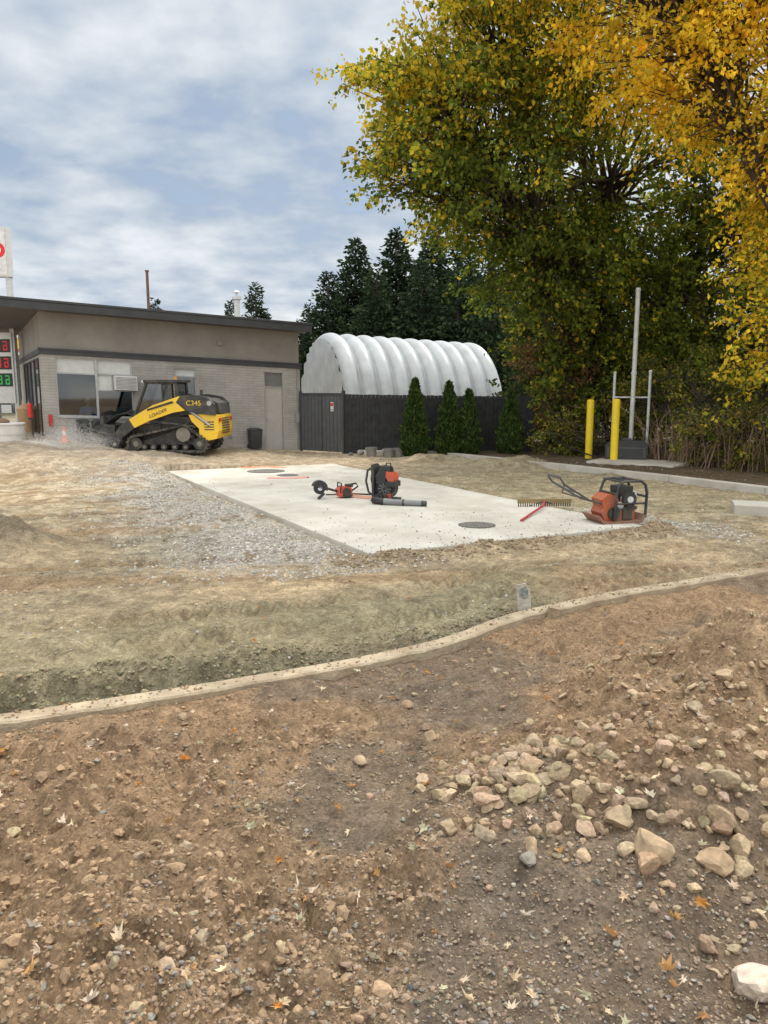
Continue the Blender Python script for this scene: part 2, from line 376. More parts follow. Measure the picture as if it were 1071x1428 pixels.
sz=np.exp(rng.normal(-5.15,.45,len(x))); sz=np.clip(sz,.0025,.016)
c=rc(len(x),(.28,.215,.155),.4); g=rng.random(len(x))<.25; c[g]=rc(g.sum(),(.25,.23,.205),.4)
a1=rocks(place(x,y,sz),sz,c,1)
fastmesh('gravel',*a1[:2],stonemat,a1[2])
n=14000; y=1.5*np.exp(rng.random(n)*1.3); x=rng.uniform(-.58,.7,n)*y
k=(y<kerby(x)-.03)&(rough(x,y)*.8+.2*rng.random(n)>.5); x,y=x[k],y[k]; sz=np.clip(np.exp(rng.normal(-4.85,.55,len(x))),.003,.034)
ccl=CF(x,y)*rng.uniform(.85,1.2,(len(x),1)); a1=rocks(place(x,y,sz,.0),sz,ccl,1,.5); fastmesh('earth_clods',*a1[:2],stonemat,a1[2])
X=[];Y=[];Q=[]
def put(cx,cy,rx,ry,n,s0,s1):
    X.extend(cx+rng.normal(size=n)*rx); Y.extend(cy+rng.normal(size=n)*ry); Q.extend(s0+(s1-s0)*rng.random(n)**2)
put(.56,2.90,.16,.15,150,.018,.055); put(.66,2.66,.19,.14,60,.016,.05)
put(1.5,3.2,.5,.4,240,.008,.036); put(2.0,3.9,.8,.5,300,.008,.036); put(1.3,2.7,.25,.3,110,.01,.045); put(1.15,2.45,.2,.2,40,.02,.06)
put(-.9,2.0,.4,.3,40,.01,.03); put(-1.2,3.0,.5,.4,70,.008,.024); put(0,3.2,1.2,.7,150,.006,.022); put(-.5,1.95,.25,.08,24,.01,.026)
X=np.array(X);Y=np.array(Y);Q=np.array(Q); k=Y<kerby(X)-.1; X,Y,Q=X[k],Y[k],Q[k]
a2=rocks(place(X,Y,Q,.25),Q,rc(len(X),(.36,.27,.18),.28),2,.12,.85)
fastmesh('rubble',*a2[:2],stonemat,a2[2])
big=[(.92,2.44,.085,(.39,.285,.185)),(1.12,2.38,.072,(.35,.25,.16)),(.235,2.6,.042,(.31,.235,.155)),(.5,2.42,.04,(.24,.215,.18)),(1.04,1.95,.088,(.60,.50,.41)),(.62,2.8,.05,(.38,.30,.205)),
     (.22,3.35,.048,(.35,.255,.165)),(-.1,3.15,.035,(.40,.30,.20)),(.12,3.75,.04,(.32,.22,.145)),(1.7,2.95,.065,(.36,.265,.17)),(1.45,2.5,.06,(.39,.285,.19)),(-1.0,3.6,.035,(.32,.235,.155)),(.85,2.58,.055,(.38,.285,.19)),(-.52,1.98,.03,(.40,.32,.23)),(.07,1.86,.018,(.08,.08,.085)),(1.9,3.2,.06,(.37,.27,.175)),(1.55,3.35,.05,(.38,.28,.18)),(2.3,3.5,.07,(.35,.25,.16))]
bx=np.array([b[0] for b in big]);by=np.array([b[1] for b in big]);bs=np.array([b[2] for b in big])
a3=rocks(place(bx,by,bs,.25),bs,np.array([b[3] for b in big]),3,.10,.72,.8)
fastmesh('boulder_stones',*a3[:2],attrmat('boulder',.9,0,1,22),a3[2])
n=30000; p=rng.normal(-.20,.19,n); q=rng.uniform(-.06,1.05,n)
p2=rng.normal(1.13,.07,2600); q2=rng.normal(.05,.1,2600); p=np.r_[p,p2];q=np.r_[q,q2]
x=P0[0]+p*PA[0]+q*PB[0]; y=P0[1]+p*PA[1]+q*PB[1]
k=((p<-.012)|(p>1.012)|(q<-.01))&(fbm(x,y,1.8,4,5)+.12*np.exp(-((p+.12)/.1)**2)>.38+.32*rng.random(len(x))); x,y=x[k],y[k]
sz=np.clip(np.exp(rng.normal(-4.35,.4,len(x))),.005,.028)
c=rc(len(x),(.46,.435,.395),.4,.03)
a4=rocks(place(x,y,sz,.1),sz,c,1); fastmesh('crushed_stone',*a4[:2],stonemat,a4[2])
n=42000; x=rng.uniform(-5.5,6,n); y=kerby(x)+.12+rng.random(n)**1.6*10
k=fbm(x,y,1.6,4,8)>.38+.24*rng.random(n); x,y=x[k],y[k]; pp,qq=padpq(x,y)
k=~((pp>-.01)&(pp<1.01)&(qq>-.005)&(qq<1.01)); x,y=x[k],y[k]
sz=np.clip(np.exp(rng.normal(-5.0,.5,len(x)))*(.7+y*.055),.003,.03)
c=CF(x,y)*rng.uniform(.7,1.5,(len(x),1)); g=rng.random(len(x))<.22; c[g]=rc(g.sum(),(.38,.36,.32),.35)
xb=rng.uniform(-2.4,1.0,1500); yb=kerby(xb)+rng.uniform(.10,.36,1500); sb=np.clip(np.exp(rng.normal(-4.7,.5,1500)),.004,.026)
x=np.r_[x,xb];y=np.r_[y,yb];sz=np.r_[sz,sb]; c=np.r_[c,rc(1500,(.25,.215,.14),.3)]
xb=rng.uniform(-2.4,4.0,1500); yb=kerby(xb)+rng.normal(0,.11,1500); sb=np.clip(np.exp(rng.normal(-5.1,.5,1500)),.003,.018)
x=np.r_[x,xb];y=np.r_[y,yb];sz=np.r_[sz,sb]; c=np.r_[c,rc(1500,(.31,.215,.135),.3)]
pr=rng.uniform(-.12,1.05,1100); qr=rng.normal(-.026,.012,1100)
xr=P0[0]+pr*PA[0]+qr*PB[0]; yr=P0[1]+pr*PA[1]+qr*PB[1]; x=np.r_[x,xr];y=np.r_[y,yr];sz=np.r_[sz,rng.uniform(.008,.03,1100)]; c=np.r_[c,rc(1100,(.30,.23,.15),.3)]
ps=place(x,y,sz,.15); onk=np.abs((y-kerby(x))*.87)<.05; ps[onk,2]=np.maximum(ps[onk,2],.049)
a5=rocks(ps,sz,c,1); fastmesh('soil_clods',*a5[:2],stonemat,a5[2])

# ------------------------------------------------------------------ fallen leaves
def fallen(pos,size,cols,name):
    n=len(pos); ang=np.linspace(0,2*np.pi,15)[:-1]
    rad=np.array([1,.45,.85,.4,.75,.4,.6,.2,.6,.4,.75,.4,.85,.45])
    base=np.zeros((15,3)); base[1:,0]=rad*np.cos(ang); base[1:,1]=rad*np.sin(ang)*.8
    V=np.repeat(base[None],n,0); V[:,:,1]*=rng.uniform(.4,1,(n,1))
    curl=rng.uniform(-.3,1.1,(n,1)); fold=rng.uniform(.2,1.4,(n,1))
    V[:,:,2]=curl*V[:,:,0]**2+fold*np.abs(V[:,:,1])+rng.normal(size=(n,15))*.12
    th=rng.uniform(0,2*np.pi,n); tl=rng.normal(0,.5,n)
    Rm=np.array([np.array(Matrix.Rotation(a,3,'Z')@Matrix.Rotation(t,3,'X')) for a,t in zip(th,tl)])
    V=np.einsum('nij,nvj->nvi',Rm,V)*size[:,None,None]+pos[:,None,:]
    f=np.array([(0,1+i,1+(i+1)%14) for i in range(14)])
    Fa=(f[None]+np.arange(n)[:,None,None]*15).reshape(-1,3)
    return fastmesh(name,V.reshape(-1,3),Fa,leafgm,np.repeat(cols,15,0))
leafgm=attrmat('dry_leaf',.75,.2)
n=270; y=1.6*np.exp(rng.random(n)**.9*1.2); x=rng.uniform(-.55,.6,n)*y; sz=rng.uniform(.018,.040,n)
k=y<kerby(x)-.05; x,y,sz=x[k],y[k],sz[k]
pal=np.array([(.60,.45,.30),(.72,.60,.48),(.60,.30,.09),(.40,.22,.11),(.70,.58,.42),(.50,.30,.13),(.62,.60,.42),(.75,.66,.55),(.66,.53,.36)])
fallen(place(x,y,sz,.5),sz,pal[rng.integers(0,len(pal),len(x))]*rng.uniform(.7,1.1,(len(x),1)),'fallen_leaves')
n=190; x=rng.uniform(-4,6,n); y=kerby(x)+rng.random(n)*9; sz=rng.uniform(.014,.03,n)
ps=place(x,y,sz,.4); ps[:,2]=np.maximum(ps[:,2],.0); pp,qq=padpq(x,y); ins=(pp>-.01)&(pp<1.01)&(qq>0)&(qq<1); ps[ins,2]=.058
fallen(ps,sz*np.where(ins,.7,1),pal[rng.integers(1,3,n)]*rng.uniform(.7,1.2,(n,1))*np.array([1,.9,.6]),'scattered_leaves')

# ------------------------------------------------------------------ curb (near)
curbm=pmat('dusty_concrete',(.42,.345,.245),.9,var=.25,scale=5,bump=.7,bscale=35,dirt=(.29,.205,.135),dirtscale=3,dirtamt=1.0)
cx=np.arange(-6,10,.03); cy=kerby(cx); tx=np.gradient(cx); ty=np.gradient(cy); ln=np.hypot(tx,ty); nxn=-ty/ln; nyn=tx/ln
sec=[(-.058,-.15),(-.060,.036),(-.050,.046),(.047,.047),(.056,.038),(.058,-.15)]
V=[];
for i in range(len(cx)):
    wob=(fbm(cx[i:i+1],cy[i:i+1],9,3,1)[0]-.5)*.022
    for j,(o,z) in enumerate(sec):
        w2=wob*(1 if j<3 else -.6); V.append((cx[i]+nxn[i]*(o+w2),cy[i]+nyn[i]*(o+w2),z+wob*.5))
F=[(i*6+j,i*6+j+1,(i+1)*6+j+1,(i+1)*6+j) for i in range(len(cx)-1) for j in range(5)]
fastmesh('concrete_curb',V,F,curbm)
concm=pmat('pale_concrete',(.50,.475,.43),.85,var=.1,scale=3,bump=.3,bscale=80,dirt=(.36,.31,.24),dirtscale=2.2,dirtamt=.7)
def polycurb(name,pts,w,z0,z1):
    m=MB()
    for (a,b) in zip(pts[:-1],pts[1:]):
        a=np.array(a);b=np.array(b);d=(b-a)/np.linalg.norm(b-a);nn=np.array([-d[1],d[0]])*w
        q=[a,b-d*.008,b-d*.008+nn,a+nn]
        m.add([(p[0],p[1],z0) for p in q]+[(p[0],p[1],z1) for p in q],[(0,3,2,1),(4,5,6,7),(0,1,5,4),(1,2,6,5),(2,3,7,6),(3,0,4,7)])
    m.build(name,concm,None,None,.012)
def densify(pts,st):
    o=[pts[0]]
    for a,b in zip(pts[:-1],pts[1:]):
        k=max(1,int(math.dist(a,b)/st))
        for i in range(1,k+1): o.append((a[0]+(b[0]-a[0])*i/k,a[1]+(b[1]-a[1])*i/k))
    return o
polycurb('site_curb',densify(fk[1:],2.2),.16,-.1,.125)
polycurb('parking_curb',[(4.5,9.75),(5.6,9.35),(7.5,8.7)],.5,-.1,.13)

# ------------------------------------------------------------------ pad
padm=pmat('fresh_concrete',(.58,.555,.50),.85,var=.13,scale=1.4,bump=.15,bscale=90,dirt=(.40,.35,.28),dirtscale=.9,dirtamt=.85,spec=.25)
g=group('concrete_pad',(P0[0],P0[1],.0))
m=MB(); q=[P0,P0+PA,P0+PA+PB+np.array([-.05,-.05]),P0+PB]
m.add([(p[0],p[1],-.15) for p in q]+[(p[0],p[1],.05) for p in q],[(0,3,2,1),(4,5,6,7),(0,1,5,4),(1,2,6,5),(2,3,7,6),(3,0,4,7)])
m.build('slab',padm,None,g,.012)
n=1100; p=rng.random(n); q=np.where(rng.random(n)<.65,rng.random(n)**3*.25,rng.random(n)); x=P0[0]+p*PA[0]+q*PB[0]; y=P0[1]+p*PA[1]+q*PB[1]; sz=np.exp(rng.normal(-5.2,.45,n))
a5=rocks(np.stack([x,y,.05+sz*.4],1),sz,rc(n,(.28,.22,.15),.4),1); fastmesh('slab_grit',*a5[:2],stonemat,a5[2])
iron=pmat('cast_iron',(.13,.125,.115),.7,.3,var=.3,scale=30,bump=.5,bscale=120)
def manhole(x,y,r):
    g=group('manhole_cover',(x,y,.052)); m=MB()
    m.cyl((x,y,.045),(x,y,.054),r,n=48,m=0); m.cyl((x,y,.046),(x,y,.058),r*.9,n=48,m=1)
    for i in range(-4,5):
        for j in range(-4,5):
            if i*i+j*j<17: m.box(x+i*r*.19-.02*r*2,x+i*r*.19+.02*r*2,y+j*r*.19-.04*r,y+j*r*.19+.04*r,.057,.061,1)
    m.build('lid',[iron,pmat('iron_lid',(.19,.18,.165),.75,.2,var=.25,scale=20)],None,g)
manhole(1.07,8.72,.215); manhole(-2.25,14.6,.36); manhole(-1.75,13.9,.2)
om=pmat('marking_paint_orange',(.85,.24,.09),.8,var=.3,scale=20,dirt=(.6,.45,.35),dirtscale=9,dirtamt=.5); pk=pmat('marking_paint_pink',(.85,.28,.22),.8,var=.3,scale=20,dirt=(.6,.5,.42),dirtscale=9,dirtamt=.5)
def stroke(name,pts,w,mat):
    m=MB()
    for a,b in zip(pts[:-1],pts[1:]):
        a=np.array(a);b=np.array(b);d=(b-a)/max(1e-6,np.linalg.norm(b-a));nn=np.array([-d[1],d[0]])*w
        q=[a-nn,b-nn*.7,b+nn,a+nn*1.2]; z=.054+.0005*random.random()
        m.add([(p[0],p[1],z) for p in q],[(0,1,2,3)])
    m.build(name,mat)
stroke('paint_marking',[(-2.85,15.2),(-2.35,15.45),(-1.95,15.25)],.10,om)
stroke('paint_marking',[(-2.05,13.45),(-1.6,13.4),(-1.35,13.6)],.09,pk)
stroke('paint_marking',[(-.5,11.0),(-.15,11.1),(-.05,11.0),(-.35,10.9)],.04,om)
stroke('paint_marking',[(-.47,11.22),(-.1,11.34)],.035,om)

# ------------------------------------------------------------------ building
BL=frame(-7.45,16.98,.25,28,1,.0415)
g=group('office_building',(-7.45,16.98,.2))
lowm=wallmat('painted_block_wall',(.42,.40,.375)); upm=wallmat('stucco_wall',(.28,.258,.232),False)
dark=pmat('charcoal_trim',(.04,.042,.047),.5,var=.2,scale=3,bump=.05)
BW=6.02;BD=8
m=MB()
ops=[(.29,1.91,.77,2.06),(2.87,3.37,1.10,1.96),(5.05,5.57,0,2.0)]
xb=sorted({0,BW,*[o[0] for o in ops],*[o[1] for o in ops]}); zb=sorted({-.4,2.1,*[o[2] for o in ops],*[o[3] for o in ops]})
for i in range(len(xb)-1):
    for j in range(len(zb)-1):
        cxm=(xb[i]+xb[i+1])/2; czm=(zb[j]+zb[j+1])/2
        if any(o[0]<cxm<o[1] and o[2]<czm<o[3] for o in ops): continue
        m.box(xb[i],xb[i+1],0,.15,zb[j],zb[j+1])
m.box(0,.15,.15,BD,-.4,2.1); m.box(BW-.15,BW,.15,BD,-.4,2.1); m.box(.15,BW-.15,BD-.15,BD,-.4,2.1)
m.build('lower_walls',lowm,BL,g)
m=MB(); m.box(.02,BW-.02,.02,.15,2.1,3.0); m.box(.02,.15,.15,BD,2.1,3.0); m.box(BW-.15,BW-.02,.15,BD,2.1,3.0); m.box(.15,BW-.15,BD-.15,BD-.02,2.1,3)
m.build('upper_walls',upm,BL,g)
m=MB(); m.box(.15,BW-.15,.15,BD-.15,-.05,.02); m.box(.15,BW-.15,3.2,3.3,.02,2.9); m.build('interior',pmat('interior_wall',(.10,.095,.09),.8),BL,g)
m=MB(); m.box(-.035,BW+.035,-.035,.02-.002,2.1,2.22); m.box(-.035,.018,.0,BD,2.1,2.22); m.box(BW-.018,BW+.035,.0,BD,2.1,2.22)
m.box(-.05,BW+.05,-.05,-.036,2.19,2.235)
m.build('trim_band',dark,BL,g,.006)
m=MB(); m.box(-.76,BW+.12,-.5,BD+.5,3.0,3.15,0); m.box(-.79,BW+.15,-.53,BD+.53,3.15,3.2,1); m.box(-.775,BW+.135,-.515,-.5,2.985,3.15,1)
m.box(-.775,-.76,-.5,BD+.5,2.985,3.15,1)
m.build('roof',[pmat('soffit',(.11,.10,.095),.7,var=.15),dark],BL,g,.008)
white=pmat('white_frame',(.66,.66,.64),.5,var=.08); alum=pmat('aluminium_frame',(.42,.42,.42),.4,.3,var=.1); blind=pmat('blind',(.60,.61,.60),.8,var=.08)
glass=glassmat('window_glass',(.6,.65,.68),.10)
m=MB(); 
def fr(x0,x1,z0,z1,t=.025,y0=.03,y1=.10,mi=0):
    m.box(x0,x1,y0,y1,z0,z0+t,mi); m.box(x0,x1,y0,y1,z1-t,z1,mi); m.box(x0,x0+t,y0,y1,z0+t,z1-t,mi); m.box(x1-t,x1,y0,y1,z0+t,z1-t,mi)
fr(.29,1.13,.77,2.06); fr(1.13,1.91,.77,2.06); m.box(.315,1.105,.035,.095,1.70,1.73); m.box(1.155,1.885,.035,.095,1.36,1.385); m.box(1.155,1.885,.035,.095,1.72,1.745)
m.box(1.46,1.48,.035,.095,1.385,1.72)
fr(2.87,3.37,1.10,1.96); m.box(2.895,3.345,.035,.095,1.76,1.785)
m.box(.25,1.95,-.02,.03,.735,.77); m.box(2.84,3.40,-.02,.03,1.07,1.10)
m.build('window_frames',alum,BL,g)
m=MB(); m.box(.315,1.105,.075,.085,1.73,2.035); m.box(1.155,1.885,.075,.085,1.745,2.035); m.box(1.155,1.46,.075,.085,1.385,1.72); m.box(2.895,3.345,.075,.085,1.785,1.935)
m.build('window_panels',blind,BL,g)
m=MB(); m.box(.315,1.105,.06,.066,.795,1.70); m.box(1.155,1.885,.06,.066,.795,1.36); m.box(2.895,3.345,.06,.066,1.125,1.76)
m.build('window_panes',glass,BL,g)
m=MB(); m.box(2.9,3.34,.2,.22,1.1,1.5); m.box(1.3,1.8,.5,.9,.02,1.0); m.build('interior_furniture',pmat('office_furniture',(.25,.24,.22),.6),BL,g)
m=MB(); doorm=pmat('door_paint',(.41,.39,.365),.6,var=.06,bump=.05)
m.box(5.08,5.54,.05,.09,.01,1.6,0); fr(5.05,5.57,0,2.0,.03,.0,.10,1); m.box(5.08,5.54,.03,.09,1.6,1.63,1); m.box(5.08,5.54,.06,.07,1.63,1.97,2)
m.cyl((5.13,.05,.8),(5.13,.0,.8),.012,m=3); m.cyl((5.13,.01,.8),(5.2,.01,.8),.008,m=3)
m.build('door',[doorm,pmat('door_frame',(.33,.315,.29),.6),pmat('transom_panel',(.15,.15,.15),.3),alum],BL,g)
m=MB(); m.box(1.49,1.98,-.18,.05,1.39,1.71,0); 
for i in range(9): m.box(1.51,1.96,-.187,-.18,1.415+i*.031,1.43+i*.031,1)
for i in range(6): m.box(1.983,1.986,-.16,0,1.43+i*.04,1.45+i*.04,1)
m.build('window_ac_unit',[white,pmat('ac_grille',(.28,.28,.28),.5)],BL,g,.006)
m=MB()
for yy in (.5,1.8,3.1,4.4): 
    m.box(-.012,-.002,yy,yy+1.1,.3,2.0,0); m.box(-.03,-.012,yy-.03,yy,.27,2.03,1); m.box(-.03,-.012,yy+1.1,yy+1.13,.27,2.03,1); m.box(-.03,-.012,yy,yy+1.1,2.0,2.03,1)
m.build('side_windows',[pmat('dark_pane',(.03,.035,.04),.08,var=.05,bump=0),dark],BL,g)
m=MB(); m.cyl((BW-.09,-.03,0),(BW-.09,-.03,2.1),.014,m=0,n=8); m.box(BW-.16,BW-.02,-.06,-.002,.75,.98,0); m.box(4.1,4.2,-.03,-.002,.35,.42,0); m.box(3.9,4.02,-.05,-.002,2.55,2.63,0)
m.box(.08,.16,-.05,-.002,.55,.8,1)
m.build('wall_fittings',[pmat('grey_fittings',(.25,.25,.24),.5),pmat('red_box',(.5,.03,.03),.4)],BL,g,.004)

# ------------------------------------------------------------------ person inside the window
skin=pmat('skin',(.50,.32,.23),.5,var=.05); shirt=pmat('blue_shirt',(.08,.30,.55),.8); pants=pmat('dark_trousers',(.03,.03,.04),.8); hair=pmat('dark_hair',(.02,.015,.012),.6)
PF=frame(*BL([(.95,.34,.02)])[0],28-90,K)
gp=group('person',tuple(BL([(.95,.34,.0)])[0]))
def skinned(name,verts,edges,rad,mat,root=0):
    W=PF(np.array(verts,float))*S-np.array(gp.location)
    me=bpy.data.meshes.new(name); me.from_pydata([tuple(p) for p in W],edges,[]); me.materials.append(mat)
    o=bpy.data.objects.new(name,me); scene.collection.objects.link(o); o.parent=gp
    sk=o.modifiers.new('skin','SKIN'); sk.use_smooth_shade=True
    for i,r in enumerate(rad):
        d=me.skin_vertices[0].data[i]; d.radius=(r,r) if not hasattr(r,'__len__') else r; d.use_root=(i==root)
    ss_=o.modifiers.new('sub','SUBSURF'); ss_.levels=2; ss_.render_levels=2
    return o
skinned('torso',[(0,0,.72),(0,0,.88),(.02,0,1.05),(.03,0,1.2),(.03,0,1.27),(.03,.17,1.2),(.1,.24,.98),(.28,.16,.88),(.03,-.17,1.2),(.1,-.24,.98),(.28,-.16,.88)],
   [(0,1),(1,2),(2,3),(3,4),(3,5),(5,6),(6,7),(3,8),(8,9),(9,10)],[.15,.14,.155,.12,.06,.065,.05,.04,.065,.05,.04],shirt)
skinned('legs',[(0,0,.72),(.06,.1,.68),(.32,.13,.66),(.28,.13,.25),(.06,-.1,.68),(.32,-.13,.66),(.28,-.13,.25),(.36,.13,.2),(.36,-.13,.2)],[(0,1),(1,2),(2,3),(0,4),(4,5),(5,6),(3,7),(6,8)],[.12,.09,.065,.045,.09,.065,.045,.04,.04],pants)
skinned('neck',[(.03,0,1.26),(.05,0,1.36)],[(0,1)],[.055,.05],skin)
for sgn,nm in((1,'left_hand'),(-1,'right_hand')):
    vs=[(.20,.16*sgn,.88),(.26,.14*sgn,.865)];es=[(0,1)];rd=[.026,.03]
    for j,l in enumerate((.07,.08,.075,.06)):
        oy=(.14+.027-.018*j)*sgn; vs+=[(.29,oy,.87),(.29+l*.6,oy,.865),(.29+l,oy,.845)]; b0=len(vs)-3; es+=[(1,b0),(b0,b0+1),(b0+1,b0+2)]; rd+=[.009,.009,.008]
    vs+=[(.25,(.14-.045)*sgn,.865),(.29,(.14-.06)*sgn,.86)]; b0=len(vs)-2; es+=[(1,b0),(b0,b0+1)]; rd+=[.011,.009]
    skinned(nm,vs,es,rd,skin)
m=MB(); m.sph((.06,0,1.45),(.092,.075,.115),20,14,0); m.sph((.155,0,1.44),(.016,.013,.02),8,6,0); m.sph((.06,.077,1.44),(.02,.01,.03),8,6,0); m.sph((.06,-.077,1.44),(.02,.01,.03),8,6,0)
m.sph((.145,.03,1.462),(.008,.011,.007),8,6,1); m.sph((.145,-.03,1.462),(.008,.011,.007),8,6,1); m.sph((.145,0,1.395),(.008,.025,.006),8,6,2); m.sph((.035,0,1.475),(.092,.08,.108),20,14,1)
m.build('head',[skin,hair,pmat('lips',(.35,.12,.1),.5)],PF,gp)
m=MB(); m.cyl((0,0,.60),(0,0,.64),.19,n=20); m.cyl((0,0,0),(0,0,.6),.03); m.cyl((0,0,0),(0,0,.03),.2,n=20); m.build('stool',dark,PF,gp)

# ------------------------------------------------------------------ arch shed
QF=frame(-1.2,25,0,25.5,1,.035)
g=group('arch_shed',(-1.2,25,0))
W,HH,LL=4.5,3.30,6.15; nr=10; rw=LL/nr
PE=2.15
def prof(t,off=0):
    a=math.pi*(1-t); c=math.cos(a); s=math.sin(a); e=2/PE
    return (W/2+(W/2+off)*math.copysign(abs(c)**e,c), (HH+off)*abs(s)**e)
nxs=nr*14; nts=44; V=[]
for i in range(nxs+1):
    x=LL*i/nxs; off=.26*abs(math.sin(math.pi*x/rw))**.6
    for j in range(nts+1):
        y_,z_=prof(j/nts,off-.04); V.append((x,y_,z_))
F=[(i*(nts+1)+j,(i+1)*(nts+1)+j,(i+1)*(nts+1)+j+1,i*(nts+1)+j+1) for i in range(nxs) for j in range(nts)]
m=MB(); m.add(V,F,0,True)
steel=pmat('galvalume_steel',(.46,.48,.50),.45,.2,var=.1,scale=2,bump=.03,dirt=(.34,.34,.33),dirtscale=1.2,dirtamt=.5,spec=.4)
m.build('ribbed_roof',steel,QF,g)
m=MB()
for xe in (0.0,LL):
    ks=140; pr=[]
    for i in range(ks+1):
        y_=W*i/ks; u=abs(2*y_/W-1); z_=HH*(1-u**PE)**(1/PE) if u<1 else 0
        pr.append((xe-.02+.05*math.sin(y_*2*math.pi/.3),y_,z_))
    V=[(p[0],p[1],0) for p in pr]+pr; m.add(V,[(i,i+1,ks+1+i+1,ks+1+i) for i in range(ks)],0,False)
m.build('end_walls',steel,QF,g)

# ------------------------------------------------------------------ fence & gate
g=group('wood_fence',(-.98,19,0)); m=MB(); A=np.array([-.98,19.0]);Bv=np.array([3.6,18.75]); d=(Bv-A);Lf=np.linalg.norm(d);d/=Lf
ff=frame(A[0],A[1],0,math.degrees(math.atan2(d[1],d[0])))
x=0
while x<Lf:
    w=.092; hgt=1.47-.012*x+random.uniform(-.006,.006); yo=random.uniform(-.006,.006)
    m.box(x,x+w,yo,yo+.02,-.1,hgt); x+=w+.004
m.box(0,Lf,.028,.036,-.05,1.38); m.box(0,Lf,.038,.08,.3,.38); m.box(0,Lf,.038,.08,1.15,1.23)
m.build('boards',pmat('black_stain',(.018,.019,.021),.75,var=.5,scale=6,bump=.4,bscale=30,dirt=(.04,.036,.032),dirtscale=4),ff,g)
g=group('metal_gate',(-2.0,19.7,0)); m=MB(); A=np.array([-2.12,19.72]);Bv=np.array([-1.0,19.0]); d=Bv-A;Lg=np.linalg.norm(d);d/=Lg
fg=frame(A[0],A[1],0,math.degrees(math.atan2(d[1],d[0])))
x=0
while x<Lg-.07:
    m.box(x,x+.105,0,.02,.05,1.5,0); m.box(x+.105,x+.115,.008,.018,.05,1.5,1); x+=.115
m.box(-.03,.02,-.02,.05,0,1.54,1); m.box(Lg-.03,Lg+.03,-.03,.05,0,1.56,1); m.box(Lg*.5,Lg*.5+.015,-.012,-.002,.05,1.5,1); m.box(0,Lg,-.015,-.003,1.44,1.5,1)
m.box(Lg*.72,Lg*.72+.09,-.02,-.014,1.05,1.28,2); m.box(Lg*.72+.008,Lg*.72+.082,-.026,-.021,1.18,1.26,3); m.box(Lg*.72+.02,Lg*.72+.07,-.026,-.021,1.08,1.10,1)
m.build('panels',[pmat('grey_gate',(.10,.104,.112),.5,.2,var=.12),pmat('gate_frame',(.05,.052,.055),.5),white,pmat('sign_red',(.6,.05,.04),.5)],fg,g,.003)

# ------------------------------------------------------------------ bollards, poles, slab, box
yel=pmat('yellow_paint',(.90,.66,.02),.42,var=.06,bump=.05,dirt=(.6,.44,.08),dirtscale=4,dirtamt=.4); galv=pmat('galvanised_steel',(.62,.64,.65),.5,.1,var=.12,scale=9)
for (x,y,hh) in ((4.50,16.9,1.38),(4.79,16.0,1.40)):
    g=group('yellow_bollard',(x,y,0)); m=MB(); m.cyl((x,y,-.1),(x,y,hh-.03),.078,n=24); m.sph((x,y,hh-.035),(.078,.078,.035),24,8)
    m.build('post',yel,None,g)
sf=frame(4.0,15.5,0,-38)
m=MB(); m.box(0,1.75,.2,1.35,-.1,.15); m.build('equipment_slab',concm,sf,None,.015)
g=group('steel_pole',(5.30,16.55,0)); m=MB(); m.cyl((5.30,16.55,0),(5.30,16.55,3.62),.046,n=16); m.cyl((5.30,16.55,3.62),(5.30,16.55,3.68),.058,.046,n=16); m.cyl((5.30,16.55,1.9),(5.30,16.55,1.96),.058,n=16)
m.build('mast',galv,None,g)
g=group('pipe_frame',(5.3,16.6,0)); m=MB(); m.cyl((5.0,16.9,0),(5.0,16.9,1.93),.028); m.cyl((5.63,16.5,0),(5.63,16.5,1.95),.03); m.cyl((4.98,16.9,1.42),(5.65,16.5,1.42),.018); m.sph((5.0,16.9,1.94),.035); m.sph((5.63,16.5,1.96),.037)
m.tube([(5.42,16.75,1.35),(5.3,16.7,1.2),(5.35,16.7,.9)],.012); m.build('pipes',galv,None,g)
g=group('utility_box',(5.05,16.2,.14)); m=MB(); uf=frame(5.08,16.15,.14,-15)
m.prism([(-.42,0),(.42,0),(.42,.33),(.36,.40),(-.3,.40),(-.42,.28)],-.2,.25,0); m.box(-.38,.38,-.21,-.2,.05,.26,1)
for i in range(6): m.box(-.34,.34,-.222,-.21,.07+i*.03,.085+i*.03,0)
m.box(-.1,.1,-.02,.06,.40,.44,1)
m.build('housing',[pmat('black_plastic',(.035,.036,.038),.45,var=.2),pmat('dark_grey_panel',(.08,.08,.083),.5)],uf,g,.01)
m=MB(); pts=[(3.0,18.7,1.35)]
for i in range(1,12):
    t=i/12; pts.append((3.0+1.75*t,18.7-2.3*t,1.35-1.25*t**.7-.12*math.sin(math.pi*t)))
pts.append((4.85,16.3,.3)); m.tube(pts,.014,6); m.build('power_cable',pmat('cable_black',(.02,.02,.02),.6))

